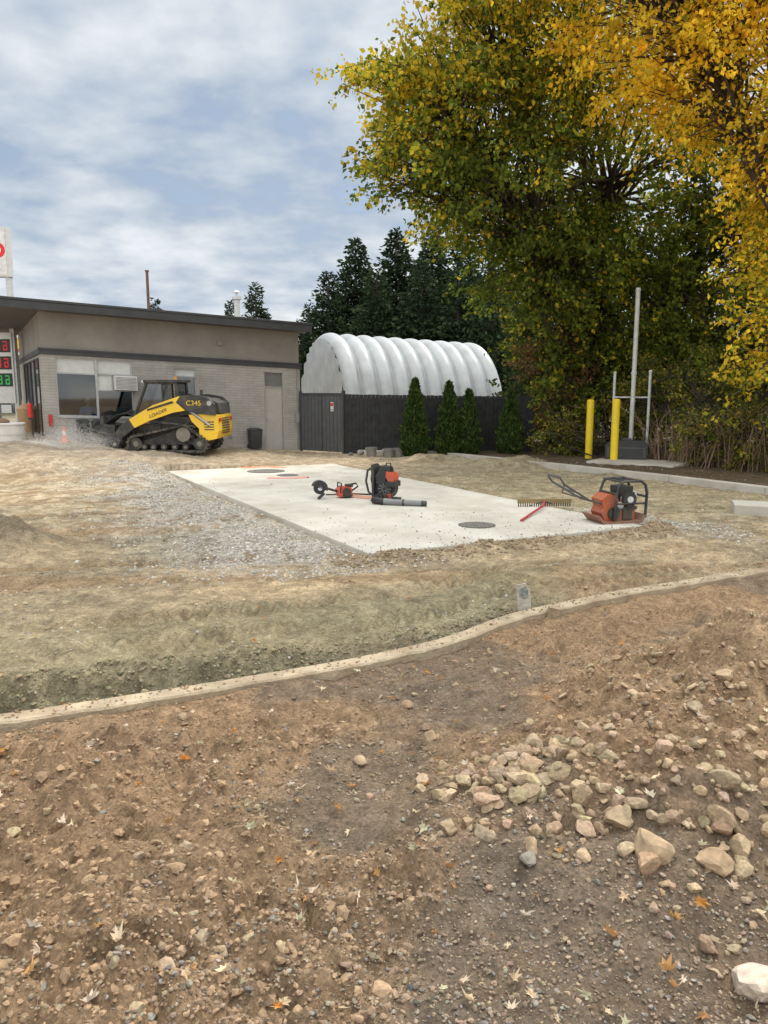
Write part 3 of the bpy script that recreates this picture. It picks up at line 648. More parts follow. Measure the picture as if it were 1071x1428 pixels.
# ------------------------------------------------------------------ vegetation tools
leafm=attrmat('foliage',.6,.45,spec=.3); barkm=pmat('bark',(.085,.068,.055),.95,var=.3,scale=8,bump=.8,bscale=30)
conm=attrmat('conifer_foliage',.7,.12,spec=.2)
def leaves(pos,dirs,size,wid,cols):
    n=len(pos); d=dirs/np.linalg.norm(dirs,axis=1)[:,None]
    r=rng.normal(size=(n,3)); s=np.cross(d,r); s/=np.linalg.norm(s,axis=1)[:,None]
    nn=np.cross(d,s)
    L_=size[:,None]; Wd=(size*wid)[:,None]
    V=np.stack([pos,pos+d*L_*.42+s*Wd+nn*Wd*.3,pos+d*L_,pos+d*L_*.42-s*Wd+nn*Wd*.3],1).reshape(-1,3)
    F=np.arange(4*n).reshape(n,4); return V,F,np.repeat(cols,4,0)
def clumps(ells,dens):
    P=[];A=[];E=[]
    for ei,(cx,cy,cz,rx,ry,rz) in enumerate(ells):
        n=int(dens*(rx*ry*rz)**.667); d=rng.normal(size=(n,3)); d/=np.linalg.norm(d,axis=1)[:,None]
        r=.35+.7*rng.random(n)**.6
        p=np.array([cx,cy,cz])+d*r[:,None]*np.array([rx,ry,rz])
        k=fbm(p[:,0]+p[:,1]*.7,p[:,2]-p[:,1]*.4,1.1,2,ei)>.37
        P.append(p[k]); A.append(d[k]); E.append(np.full(k.sum(),ei))
    return np.concatenate(P),np.concatenate(A),np.concatenate(E)
def tree(name,base,ells,dens,per,lsize,colfn,trunk_r=.22,spread=.6,iso=.13,stems=1,limbs=True,nobr=()):
    g=group(name,base); P,A,E=clumps(ells,dens)
    n=len(P); bright=rng.uniform(.7,1.25,n)
    ax=A*np.array([1,1,.35])+rng.normal(size=(n,3))*.5+np.array([0,0,-.05]); ax/=np.linalg.norm(ax,axis=1)[:,None]
    m_=n*per; ci=np.repeat(np.arange(n),per)
    t=rng.uniform(-.6,1.2,m_); sp=spread*rng.uniform(.5,1.4,n)
    pos=P[ci]+ax[ci]*(t*sp[ci])[:,None]+rng.normal(size=(m_,3))*iso*(1.25-.75*np.clip(t,0,1))[:,None]*np.array([1,1,.6]) - np.array([0,0,1])*(.14*np.clip(t,0,2)**2*sp[ci])[:,None]
    pos[:,2]=np.maximum(pos[:,2],base[2]+.02)
    dirs=ax[ci]*.6+rng.normal(size=(m_,3))*.7+np.array([0,0,-.35])
    sz=lsize*rng.uniform(.55,1.3,m_)
    cols=colfn(pos,rng.random(m_))*(bright[ci]*rng.uniform(.8,1.2,m_))[:,None]
    V,F,Cc=leaves(pos,dirs,sz,.33,cols)
    fastmesh('crown',V,F,leafm,Cc,False,g)
    if limbs:
        m=MB(); bz=np.array(base,float)
        for ei,e in enumerate(ells):
            if ei in nobr: continue
            c=np.array(e[:3]); off=np.array([random.uniform(-.3,.3)*stems,random.uniform(-.3,.3)*stems,0])*.8
            b=bz+off; mid=b+(c-b)*np.array([.25,.25,.5]); m2=b+(c-b)*np.array([.6,.6,.8])
            rr=trunk_r*(.55 if ei else 1)
            m.tube([b-np.array([0,0,.2]),b+(mid-b)*.5,mid,m2,c],[rr*1.25,rr,rr*.8,rr*.5,rr*.28],8)
            ids=np.where(E==ei)[0]; ids=ids[::max(1,len(ids)//70)]
            for i in ids:
                tgt=P[i]+ax[i]*.4; s0=m2+(c-m2)*random.uniform(0,1.)
                md=(s0+tgt)/2+np.array([0,0,.18])+rng.normal(size=3)*.12
                m.tube([s0,md,tgt],[rr*.2+.01,rr*.1+.008,.006],5)
        m.build('trunk_and_limbs',barkm,None,g)
    return g
def pick(u,*cs):
    cs=np.array(cs,float); i=np.clip((u*len(cs)).astype(int),0,len(cs)-1); return cs[i]
def colA(p,u):
    yel_=np.clip((p[:,2]-6.0)/2.4,0,1)*.65+np.clip((1.8-p[:,0])/3,0,.4)+.8*(fbm(p[:,0]+p[:,1],p[:,2],.9,2,3)-.45)
    g_=pick(u,(.13,.18,.035),(.18,.235,.04),(.24,.285,.05),(.11,.155,.032)); y_=pick(u,(.56,.48,.05),(.66,.50,.045),(.44,.44,.05),(.70,.48,.045))
    t=(rng.random(len(u))<np.clip(yel_,0.05,.9)); return np.where(t[:,None],y_,g_)
def colB(p,u):
    f=np.clip((p[:,2]-1.5)/5,0,1)*.4+.55+.5*(fbm(p[:,0],p[:,2],.8,2,5)-.5)
    g_=pick(u,(.28,.33,.05),(.44,.44,.055),(.21,.27,.045)); y_=pick(u,(.95,.70,.07),(.92,.66,.06),(.93,.58,.05),(.80,.66,.07))
    t=rng.random(len(u))<f; return np.where(t[:,None],y_,g_)
tree('deciduous_tree',(5.4,20.4,.05),[(5.2,18.6,6.4,2.8,2.0,2.5),(1.5,16.3,6.8,1.7,1.8,1.3),(.7,16,7.6,1.1,1.2,.7),(.7,16.2,6.1,1.1,1.1,.7),(2.6,16.8,5.7,1.8,1.9,1.4),(3.6,18,4.5,1.7,1.3,1.3),(3.9,17,9.0,2.7,2.4,1.7),(5.3,19.4,3.7,2.2,1.4,1.7),(2.1,16.5,8.5,1.4,1.5,1.0),(7.2,19.2,4,2.2,1.4,2.2),(5.4,19.0,1.9,1.6,.7,1.2),(6.9,18.7,1.9,1.3,.7,1.3)],
     66,60,.115,colA,.2,nobr=(10,11))
tree('yellow_maple_tree',(8.2,14.6,.05),[(7.4,14.3,7.0,2.3,1.9,2.0),(4.9,14.0,8.1,2.1,1.8,1.2),(6.6,13.7,9.0,2.6,1.9,1.4),(3.2,14.2,9.2,1.7,1.4,.8),(7.6,13.9,4.4,1.5,1.4,1.5),(7.2,13.6,2.6,1.0,1.0,1.3),(8.6,14,5,1.8,1.5,2),(5.6,14.2,6.9,1.4,1.2,1.0)],
     62,70,.10,colB,.15)
def colS(p,u):
    f=.25+.5*(fbm(p[:,0],p[:,2],1.1,2,7)); g_=pick(u,(.14,.175,.04),(.20,.235,.047),(.10,.13,.033)); y_=pick(u,(.46,.40,.07),(.35,.24,.08),(.58,.45,.07),(.32,.32,.07))
    t=rng.random(len(u))<f*.75; return np.where(t[:,None],y_,g_)
def colR(p,u): return pick(u,(.36,.18,.10),(.29,.19,.085),(.24,.20,.07),(.43,.23,.12),(.16,.16,.06))
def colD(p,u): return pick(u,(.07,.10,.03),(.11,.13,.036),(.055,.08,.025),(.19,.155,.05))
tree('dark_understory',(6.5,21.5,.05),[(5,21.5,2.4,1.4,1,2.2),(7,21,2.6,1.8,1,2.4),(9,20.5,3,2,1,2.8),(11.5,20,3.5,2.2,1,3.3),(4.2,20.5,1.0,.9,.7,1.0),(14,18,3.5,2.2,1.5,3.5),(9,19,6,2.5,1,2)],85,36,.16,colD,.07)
tree('russet_shrub',(4.7,19.8,.05),[(4.3,19.6,2.3,.9,.6,1.0),(4.4,19.3,1.0,.9,.6,.9),(5.5,19.4,1.6,.7,.6,1.1)],90,60,.075,colR,.04,spread=.3,iso=.1)
tree('shrub_thicket',(6.5,16.2,.05),[(6.0,17.6,1.3,.8,.7,1.1),(6.8,16.4,1.4,.9,.8,1.2),(7.6,15.4,1.2,.9,.8,1.1),(6.3,15.3,.6,.6,.5,.5),(8.2,14.2,1.1,.9,.9,1.0),(7.0,14.6,.7,.6,.6,.6),(4.0,17.9,.5,.45,.4,.45),(4.6,18,.6,.5,.4,.5)],90,62,.075,colS,.03,spread=.3,iso=.1,stems=2)
g=group('bare_brush',(6.6,14.4,0)); m=MB()
for i in range(320):
    x=random.uniform(5.5,8.6); y=17.6-(x-4.0)*1.15+random.uniform(-.4,.9); z=h(x,y)
    l=random.uniform(.5,1.5); dx,dy=random.gauss(0,.3)*l,random.gauss(-.1,.3)*l
    m.tube([(x,y,z-.02),(x+dx*.4,y+dy*.4,z+l*.6),(x+dx,y+dy,z+l*.85)],[.008,.006,.003],4)
m.build('twigs',pmat('twig',(.28,.19,.13),.9),None,g)
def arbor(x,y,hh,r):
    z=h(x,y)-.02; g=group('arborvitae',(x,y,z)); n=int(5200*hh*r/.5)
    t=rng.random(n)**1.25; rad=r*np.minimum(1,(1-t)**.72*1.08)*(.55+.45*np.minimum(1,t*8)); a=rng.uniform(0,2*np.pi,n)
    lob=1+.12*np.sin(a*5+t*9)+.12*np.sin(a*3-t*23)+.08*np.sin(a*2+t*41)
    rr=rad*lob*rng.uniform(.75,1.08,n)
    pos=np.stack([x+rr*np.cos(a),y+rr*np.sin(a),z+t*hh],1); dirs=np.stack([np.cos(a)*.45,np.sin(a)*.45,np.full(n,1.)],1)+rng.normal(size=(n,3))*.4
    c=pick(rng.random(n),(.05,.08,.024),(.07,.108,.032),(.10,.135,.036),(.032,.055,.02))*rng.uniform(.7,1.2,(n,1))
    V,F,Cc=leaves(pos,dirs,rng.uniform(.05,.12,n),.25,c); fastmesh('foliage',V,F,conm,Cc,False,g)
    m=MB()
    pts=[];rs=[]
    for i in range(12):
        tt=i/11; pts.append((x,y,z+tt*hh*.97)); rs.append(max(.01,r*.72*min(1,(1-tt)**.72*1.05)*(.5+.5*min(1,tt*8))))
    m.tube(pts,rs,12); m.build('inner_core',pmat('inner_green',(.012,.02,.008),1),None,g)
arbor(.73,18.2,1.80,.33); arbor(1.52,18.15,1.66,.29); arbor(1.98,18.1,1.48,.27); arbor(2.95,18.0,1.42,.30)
def conifer(x,y,hh,r,dn=1.0,z=0):
    g=group('spruce_tree',(x,y,z)); nb=int(330*dn); P=[];D=[];Sz=[];m=MB()
    m.tube([(x,y,z),(x,y,z+hh*.5),(x,y,z+hh*.99)],[r*.09,r*.05,.01],6)
    for i in range(nb):
        t=1-(1-(i+random.random())/nb)**.8; zz=z+hh*(.04+.96*t); ln=r*(1-t)**.85*random.uniform(.6,1.12)+.10; a=random.uniform(0,2*math.pi)
        k=max(5,int(30*ln/r)+6); s=rng.random(k)**.6
        dx,dy=math.cos(a),math.sin(a); up=.5*(t-.2)
        px=x+dx*s*ln;py=y+dy*s*ln;pz=zz+ln*s*(up-.1)-.22*ln*s*s+.18*ln*s**4
        off=rng.normal(size=(k,3))*np.array([.10,.10,.06])*(.3*r+.75*ln)*.8
        P.append(np.stack([px,py,pz],1)+off); D.append(np.array([dx,dy,.0])+rng.normal(size=(k,3))*.45); Sz.append(np.full(k,hh*.045*(.55+.5*ln/r)))
        if i%4==0: m.tube([(x,y,zz),(x+dx*ln*.8,y+dy*ln*.8,zz+ln*.8*(up-.1)-.14*ln)],[.03,.008],4)
    P=np.concatenate(P);D=np.concatenate(D);Sz=np.concatenate(Sz)*rng.uniform(.6,1.3,len(P))
    c=pick(rng.random(len(P)),(.034,.054,.032),(.05,.078,.04),(.068,.095,.047),(.026,.042,.025))
    V,F,Cc=leaves(P,D,Sz,.23,c); fastmesh('needles',V,F,conm,Cc,False,g); m.build('trunk',barkm,None,g)
for (x,y,hh,r,dn) in ((-1.6,45,9.9,3.2,1.7),(.7,46,10.6,3.2,1.7),(2.7,45,10.5,3.1,1.7),(4.5,46,10.1,3.3,1.6),(-3.0,43,7.8,2.6,1.4),(6.1,44,8.9,3.2,1.4),(8.2,45,8.9,3.0,1.2),(-.4,42,7.8,2.8,1.4),(2.0,42,8.3,2.8,1.4),(3.9,41.5,8.0,2.8,1.3),(5.6,40,7.0,2.6,1.2),(-4.2,44,6.2,2.0,1),
                 (-7.3,45,7.5,1.9,1),(-8.9,46,6.7,1.5,.8),(-13.9,48,7.0,1.6,.8)): conifer(x,y,hh,r,dn)
n=34000; a=rng.uniform(-1.15,1.2,n); rr=rng.uniform(85,100,n); x=np.sin(a)*rr; y=np.cos(a)*rr; top=4.2+2.8*fbm(a*40,a*0,1,3,4)
z=rng.random(n)**.7*top; cc=pick(rng.random(n),(.16,.12,.05),(.11,.12,.045),(.24,.15,.05),(.09,.10,.04))*(.6+.8*fbm(x*.3,y*.3,1,2,2))[:,None]
V,F,Cc=leaves(np.stack([x,y,z],1),rng.normal(size=(n,3)),rng.uniform(.5,1.3,n),.45,cc); fastmesh('distant_trees',V,F,leafm,Cc)
# ------------------------------------------------------------------ things behind the building
g=group('rusty_pole',(-11.9,40,0)); m=MB(); m.cyl((-11.9,40,0),(-11.9,40,7.4),.085,.07,n=10); m.cyl((-11.9,40,7.4),(-11.9,40,7.48),.1,n=10); m.build('shaft',pmat('rusty_metal',(.15,.09,.065),.8),None,g)
g=group('vent_stack',(-6.5,35,0)); m=MB(); m.cyl((-6.5,35,0),(-6.5,35,5.5),.13,n=14); m.cyl((-6.5,35,5.5),(-6.5,35,5.62),.2,.2,n=14); m.cyl((-6.5,35,5.62),(-6.5,35,5.85),.05,n=10); m.cyl((-6.5,35,5.8),(-6.5,35,5.9),.16,.04,n=14); m.build('pipe',galv,None,g)
DX=.42
g=group('gas_price_sign',(-10.7,22,.3)); m=MB(); y0,y1=21.9,22.15
m.box(-11.6+DX,-10.72+DX,y0,y1,4.65,5.95,0); m.box(-11.55+DX,-10.77+DX,y0-.01,y0-.002,4.7,5.9,5); m.box(-11.45+DX,-11.33+DX,y0+.04,y1-.04,.1,4.65,4); m.box(-10.86+DX,-10.74+DX,y0+.04,y1-.04,.1,4.65,4)
m.cyl((-10.99+DX,y0-.02,5.35),(-10.99+DX,y0-.012,5.35),.2,n=24,m=2); m.cyl((-10.99+DX,y0-.025,5.35),(-10.99+DX,y0-.021,5.35),.1,n=24,m=5)
m.box(-11.6+DX,-10.80+DX,y0,y1,1.2,3.15,0)
for i,c in enumerate((2,2,3)):
    zz=2.75-i*.47; m.box(-11.5+DX,-10.85+DX,y0-.012,y0-.002,zz-.14,zz+.22,1)
    for dgt in range(3):
        xx=-11.46+DX+dgt*.21
        for (ax_,az,w,hh) in ((0,.13,.12,.035),(0,.03,.12,.035),(0,-.09,.12,.035),(.09,.05,.032,.1),(.09,-.06,.032,.1),(0,-.06,.032,.1) ):
            m.box(xx+ax_,xx+ax_+w,y0-.02,y0-.013,zz+az,zz+az+hh,c)
m.build('pylon',[white,pmat('display_black',(.01,.01,.01),.3),pmat('display_red',(.85,.02,.03),.5),pmat('display_green',(.03,.6,.15),.5),galv,pmat('sign_face',(.75,.75,.75),.4)],None,g,.01)
g=group('gas_station_canopy',(-19,36,0)); m=MB(); m.box(-23,-14.2,34,40,3.05,3.2,0); 
m.box(-23.02,-14.18,33.97,40.02,3.2,3.32,1); m.box(-23,-14.2,34,40,3.32,3.75,2); m.box(-23.02,-14.18,33.97,40.02,3.75,3.87,0)
for x in (-21.5,-17.8,-15.2):
    for y in (35.2,38.8): m.box(x-.15,x+.15,y-.15,y+.15,0,3.05,0)
m.build('canopy',[white,pmat('canopy_red',(.6,.05,.03),.4),pmat('canopy_yellow',(.85,.55,.03),.4)],None,g,.02)
for x in (-17.0,-15.9):
    g=group('fuel_dispenser',(x,35,0)); m=MB(); m.box(x-.3,x+.3,34.8,35.2,.0,.1,2); m.box(x-.25,x+.25,34.85,35.15,.1,1.4,0); m.box(x-.25,x+.25,34.84,34.849,.9,1.25,1); m.box(x-.27,x+.27,34.83,35.17,1.4,1.6,3); m.tube([(x+.26,34.9,1.2),(x+.4,34.9,.8),(x+.3,34.9,.5),(x+.26,34.9,.9)],.02,6,1)
    m.build('pump',[white,dark,concm,pmat('pump_red',(.6,.05,.03),.4)],None,g,.01)
x,y=-7.95,16.3; z=h(x,y); g=group('concrete_ring',(x,y,z)); m=MB(); m.cyl((x,y,z-.05),(x,y,z+.33),.34,.335,n=36); m.cyl((x,y,z+.33),(x,y,z+.36),.355,.35,n=36); m.cyl((x,y,z+.12),(x,y,z+.17),.348,n=36); m.sph((x-.1,y,z+.38),(.16,.12,.08),10,6,1)
m.build('ring',[pmat('white_concrete',(.68,.67,.64),.8,dirt=(.45,.40,.33)),pmat('sandbag',(.2,.12,.08),.9)],None,g,.01)
x,y=-8.9,19.3; z=.5; g=group('litter_bin',(x,y,z)); m=MB(); m.cyl((x,y,z-.1),(x,y,z+.6),.2,.23,n=20); m.cyl((x,y,z+.6),(x,y,z+.66),.24,.2,n=20); m.cyl((x,y,z+.66),(x,y,z+.74),.2,.06,n=20); m.build('barrel',pmat('tan_plastic',(.42,.27,.14),.6),None,g)
x,y=-7.65,16.75; z=h(x,y); g=group('fire_extinguisher',(x,y,z)); m=MB(); m.cyl((x,y,z+.45),(x,y,z+.72),.05,n=14); m.sph((x,y,z+.72),(.05,.05,.035),14,8); m.cyl((x,y,z+.74),(x,y,z+.79),.015,m=1,n=8); m.box(x-.04,x+.02,y-.01,y+.01,z+.79,z+.81,1); m.tube([(x,y,z+.78),(x+.06,y,z+.74),(x+.06,y,z+.55)],.008,6,1); m.cyl((x,y+.06,z),(x,y+.06,z+.9),.02,m=1,n=8); m.box(x-.06,x+.06,y+.03,y+.05,z+.4,z+.44,1)
m.build('cylinder',[pmat('extinguisher_red',(.55,.02,.02),.35),dark],None,g)
def bin_(lx,ly,w,hh):
    p=BL([(lx,ly,0)])[0]; z=h(p[0],p[1]); g=group('trash_bin',(p[0],p[1],z)); m=MB(); f_=frame(p[0],p[1],z,26)
    m.add([(-w*.42,-w*.42,.02),(w*.42,-w*.42,.02),(w*.42,w*.42,.02),(-w*.42,w*.42,.02),(-w/2,-w/2,hh*.9),(w/2,-w/2,hh*.9),(w/2,w/2,hh*.9),(-w/2,w/2,hh*.9)],[(0,3,2,1),(4,5,6,7),(0,1,5,4),(1,2,6,5),(2,3,7,6),(3,0,4,7)])
    m.box(-w*.54,w*.54,-w*.54,w*.54,hh*.9,hh*.94); m.add([(-w*.52,-w*.52,hh*.94),(w*.52,-w*.52,hh*.94),(w*.52,w*.52,hh*.94),(-w*.52,w*.52,hh*.94),(-w*.35,-w*.3,hh),(w*.35,-w*.3,hh),(w*.35,w*.35,hh),(-w*.35,w*.35,hh)],[(4,5,6,7),(0,1,5,4),(1,2,6,5),(2,3,7,6),(3,0,4,7)])
    for i in range(-2,3): m.box(i*w*.17-.006,i*w*.17+.006,-w*.49,-w*.43,hh*.12,hh*.86)
    m.cyl((-w*.5,w*.5,.06),(w*.5,w*.5,.06),.05,n=12)
    m.build('body',pmat('bin_plastic',(.035,.036,.038),.5,var=.2),f_,g,.01)
bin_(.75,-.25,.26,.48); bin_(1.06,-.3,.26,.50); bin_(4.72,-.22,.30,.52)
p=BL([(.35,-.35,0)])[0]; z=h(p[0],p[1]); g=group('traffic_cone',(p[0],p[1],z)); m=MB(); x,y=p[0],p[1]; m.box(x-.1,x+.1,y-.1,y+.1,z,z+.02,0); m.cyl((x,y,z+.02),(x,y,z+.16),.075,.05,n=16,m=0); m.cyl((x,y,z+.16),(x,y,z+.24),.05,.035,n=16,m=1); m.cyl((x,y,z+.24),(x,y,z+.35),.035,.015,n=16,m=0)
m.build('cone',[pmat('cone_orange',(.8,.16,.03),.5),white],None,g)
xs_=np.array([-.55,-.25,.05,.3,-.8,.42]);ys_=np.array([18.35,18.4,18.35,18.4,18.3,18.25]);szs=np.array([.13,.12,.13,.12,.09,.1])
a6=rocks(place(xs_,ys_,szs,.45),szs,rc(6,(.32,.31,.29),.25,.03),3,.1); fastmesh('landscape_stones',*a6[:2],stonemat,a6[2])
for (x,y) in ((-.30,18.15),(.10,18.12),(.34,18.2)):
    z=h(x,y); g=group('bucket',(x,y,z)); m=MB(); m.cyl((x,y,z),(x,y,z+.21),.105,.135,n=24,caps=False); m.cyl((x,y,z+.005),(x,y,z+.02),.105,n=24); m.cyl((x,y,z+.165),(x,y,z+.175),.137,.137,n=24,caps=False); m.cyl((x,y,z+.14),(x,y,z+.17),.125,n=24,m=1)
    m.tube([(x-.135,y,z+.19)]+[(x-.135*math.cos(t*math.pi/6),y-.12*math.sin(t*math.pi/6),z+.19-.03*math.sin(t*math.pi/6)) for t in range(1,6)]+[(x+.135,y,z+.19)],.006,6,2)
    m.build('pail',[pmat('bucket_grey',(.20,.195,.185),.6,dirt=(.3,.26,.2)),pmat('bucket_fill',(.12,.10,.08),.9),galv],None,g)

# ------------------------------------------------------------------ compact track loader
blk=pmat('black_paint',(.028,.029,.031),.45,var=.25,dirt=(.19,.155,.11),dirtscale=5,dirtamt=.5); lyel=pmat('machine_yellow',(.86,.55,.025),.38,var=.05,bump=.03,dirt=(.5,.37,.15),dirtscale=3,dirtamt=.45)
rub=pmat('rubber',(.035,.034,.033),.85,dirt=(.26,.21,.15),dirtscale=6,dirtamt=.75); cabg=glassmat('cab_glass',(.35,.37,.38),.15); hose=pmat('hose',(.015,.015,.015),.6)
lx,ly=-4.62,17.15; lz=h(lx,ly); g=group('compact_track_loader',(lx,ly,lz)); LF=frame(lx,ly,lz,180-1,K)
def arc(cx,cz,r,a0,a1,n): return [(cx+r*math.cos(R(a0+(a1-a0)*i/n)),cz+r*math.sin(R(a0+(a1-a0)*i/n))) for i in range(n+1)]
outer=arc(.88,.24,.24,-90,75,8)+arc(-.45,.50,.28,68,130,6)+arc(-.90,.24,.24,160,270,6)
def resample(pts,st):
    P=[np.array(p) for p in pts]+[np.array(pts[0])]; o=[]; acc=0
    for a,b in zip(P[:-1],P[1:]):
        l=np.linalg.norm(b-a)
        while acc<l: o.append((a+(b-a)*acc/l,(b-a)/l)); acc+=st
        acc-=l
    return o
m=MB()
for sy in (-1,1):
    ya,yb_=sorted((sy*.58,sy*.95))
    n_=len(outer); inn=[]
    for i in range(n_):
        a_=np.array(outer[i-1]);b_=np.array(outer[(i+1)%n_]);dd=(b_-a_)/np.linalg.norm(b_-a_); nn=np.array([-dd[1],dd[0]]); inn.append(tuple(np.array(outer[i])+nn*.06))
    V=[(p[0],ya,p[1]) for p in outer]+[(p[0],yb_,p[1]) for p in outer]+[(p[0],ya,p[1]) for p in inn]+[(p[0],yb_,p[1]) for p in inn]
    F=[]
    for i in range(n_):
        j=(i+1)%n_; F+=[(i,j,n_+j,n_+i),(2*n_+i,3*n_+i,3*n_+j,2*n_+j),(i,2*n_+i,2*n_+j,j),(n_+i,n_+j,3*n_+j,3*n_+i)]
    m.add(V,F,0)
    for (p,dd) in resample(outer,.105):
        nn=(dd[1],-dd[0]); c=(p[0]+nn[0]*.012,(ya+yb_)/2,p[1]+nn[1]*.012); ang=math.atan2(dd[1],dd[0])
        m.obox(c,(.05,.36,.035),Matrix.Rotation(-ang,3,'Y'),0)
m.build('tracks',rub,LF,g)
m=MB()
for sy in (-1,1):
    y0_,y1_=sorted((sy*.62,sy*.9))
    for (cx_,cz_,rr) in ((.88,.24,.17),(-.90,.24,.17),(-.5,.15,.09),(-.2,.15,.09),(.1,.15,.09),(.4,.15,.09),(.65,.15,.08)):
        m.cyl((cx_,y0_,cz_),(cx_,y1_,cz_),rr,n=20,m=0); m.cyl((cx_,y0_-.01,cz_),(cx_,y1_+.01,cz_),rr*.45,n=12,m=1)
    m.cyl((-.45,y0_,.50),(-.45,y1_,.50),.2,n=18,m=1)
    for i in range(9):
        a_=i*2*math.pi/9; m.obox((-.45+.2*math.cos(a_),sy*.76,.5+.2*math.sin(a_)),(.06,.06,.06),('Y',math.degrees(-a_)),1)
    m.prism([(-.8,.2),(.8,.2),(.8,.3),(.35,.42),(-.2,.62),(-.7,.5)],sy*.66-.06,sy*.66+.06,0)
m.build('undercarriage',[blk,pmat('hub_grey',(.2,.18,.15),.6)],LF,g,.008)
m=MB()
m.prism([(-.95,.32),(.85,.32),(1.0,.55),(1.0,.85),(.9,.98),(-.95,.98)],-.56,.56,0)
m.prism([(-1.38,.38),(-1.0,.30),(-.9,.4),(-.9,1.06),(-1.42,1.04),(-1.45,.6)],-.9,.9,1)
m.prism([(-1.43,1.06),(-.88,1.06),(-.3,1.0),(-.3,1.52),(-.6,1.56),(-1.15,1.48),(-1.38,1.36)],-.62,.62,0)
m.prism([(-.9,.66),(-.9,1.06),(-.62,1.04),(-.70,.86)],.57,.9,1); m.prism([(-.9,.66),(-.9,1.06),(-.62,1.04),(-.70,.86)],-.9,-.57,1)
for i in range(7): m.box(-1.466,-1.45,-.45,.45,.5+i*.07,.53+i*.07,0)
m.box(-1.47,-1.44,.6,.78,.85,.95,2); m.box(-1.47,-1.44,-.78,-.6,.85,.95,2); m.cyl((-.85,.3,1.5),(-.85,.3,1.72),.04,m=0); m.box(-1.1,-.5,.625,.635,1.15,1.4,0)
m.prism([(.25,.98),(1.0,.98),(1.08,.6),(1.0,.55),(.25,.55)],-.6,.6,0)
for i in range(4): m.box(-1.32,-1.05,.901,.908,.62+i*.07,.65+i*.07,0)
m.build('chassis_and_engine',[blk,lyel,pmat('tail_light',(.5,.02,.02),.3)],LF,g,.02)
m=MB()
for sy in (-1,1):
    y0_,y1_=sorted((sy*.82,sy*.96))
    m.prism([(-1.38,1.02),(-1.36,1.34),(-1.18,1.52),(-.75,1.60),(-.42,1.56),(-.30,1.38),(-.55,1.16),(-.85,1.08)],y0_,y1_,0)
    m.prism([(-.42,1.56),(.35,1.30),(1.02,.92),(.88,.68),(.45,.88),(-.2,1.10),(-.55,1.16),(-.30,1.38)],y0_+.004,y1_-.004,1)
    m.prism([(1.02,.92),(1.30,.72),(1.56,.34),(1.56,.14),(1.38,.12),(1.22,.42),(.88,.68)],y0_,y1_,0)
    yy=sy*.975
    m.prism([(-.2,1.42),(.5,1.20),(.5,1.15),(-.25,1.37)],yy-.004,yy+.004,0)
    m.cyl((-1.2,sy*.9,.75),(-.6,sy*.9,1.2),.045,n=10,m=2); m.cyl((-.8,sy*.8,.7),(.5,sy*.8,.86),.045,n=10,m=0); m.cyl((.3,sy*.8,.84),(.95,sy*.8,.78),.025,n=10,m=2)
    m.cyl((-1.22,y0_-.02,1.36),(-1.22,y1_+.02,1.36),.07,n=14,m=2); m.cyl((1.45,y0_-.02,.24),(1.45,y1_+.02,.24),.05,n=12,m=2)
    m.cyl((1.05,sy*.7,.85),(1.45,sy*.7,.45),.04,n=10,m=0); m.cyl((1.3,sy*.7,.6),(1.52,sy*.7,.38),.022,n=8,m=2)
m.box(.98,1.12,-.82,.82,.66,.8,0)
m.build('lift_arms',[blk,lyel,pmat('chrome_rod',(.4,.4,.4),.3,.8)],LF,g,.012)
m=MB()
for sy in (-1,1):
    yy=sy*.5
    P_=[(-.28,yy,1.0),(-.2,yy,1.92),(.62,yy,1.94),(.98,yy,1.05)]
    m.tube([P_[0],P_[1]],.045,8,0); m.tube([P_[2],P_[3]],.045,8,0); m.tube([P_[1],P_[2]],.045,8,0); m.tube([P_[3],(1.0,yy,.95)],.045,8,0); m.tube([(.18,yy,1.0),(.2,yy,1.93)],.03,8,0)
    m.box(-.25,.95,yy-.02,yy+.02,.95,1.15,0)
    for i in range(7): m.box(-.24+.06*i,-.232+.06*i,yy-.006,yy+.006,1.15,1.9,0)
    for i in range(9): m.box(-.24,.18,yy-.006,yy+.006,1.2+.08*i,1.207+.08*i,0)
m.box(-.32,.72,-.56,.56,1.93,2.0,0); m.box(.60,.74,-.4,.4,1.86,1.92,0)
m.cyl((.74,.35,1.95),(.80,.35,1.93),.05,n=12,m=2); m.cyl((.74,-.35,1.95),(.80,-.35,1.93),.05,n=12,m=2); m.cyl((-.1,.2,2.0),(-.1,.2,2.09),.04,n=12,m=3)
m.box(-.15,.3,-.25,.25,1.0,1.15,0); m.obox((-.15,0,1.4),(.1,.45,.55),('Y',-8),0); m.cyl((.45,.3,1.0),(.5,.3,1.3),.02,m=0); m.cyl((.45,-.3,1.0),(.5,-.3,1.3),.02,m=0)
m.build('cab_frame',[blk,lyel,white,pmat('beacon',(.8,.3,.02),.3)],LF,g,.008)
m=MB()
m.add([(.0+.2,.5,1.16),(.93,.5,1.16),(.62,.5,1.9),(.2,.5,1.9)],[(0,1,2,3)]); m.add([(.2,-.5,1.16),(.93,-.5,1.16),(.62,-.5,1.9),(.2,-.5,1.9)],[(0,1,2,3)])
m.add([(.98,-.46,1.05),(.98,.46,1.05),(.63,.46,1.9),(.63,-.46,1.9)],[(0,1,2,3)]); m.add([(-.27,-.46,1.15),(-.27,.46,1.15),(-.2,.46,1.9),(-.2,-.46,1.9)],[(0,1,2,3)])
m.build('cab_glazing',cabg,LF,g)
m=MB()
m.box(1.50,1.62,-.75,.75,.12,.75,0); m.prism([(1.62,.2),(2.05,.12),(2.35,.2),(2.3,.62),(1.95,.78),(1.62,.7)],-.85,.5,0)
m.cyl((2.25,-.8,.25),(2.25,.75,.25),.25,n=22,m=1)
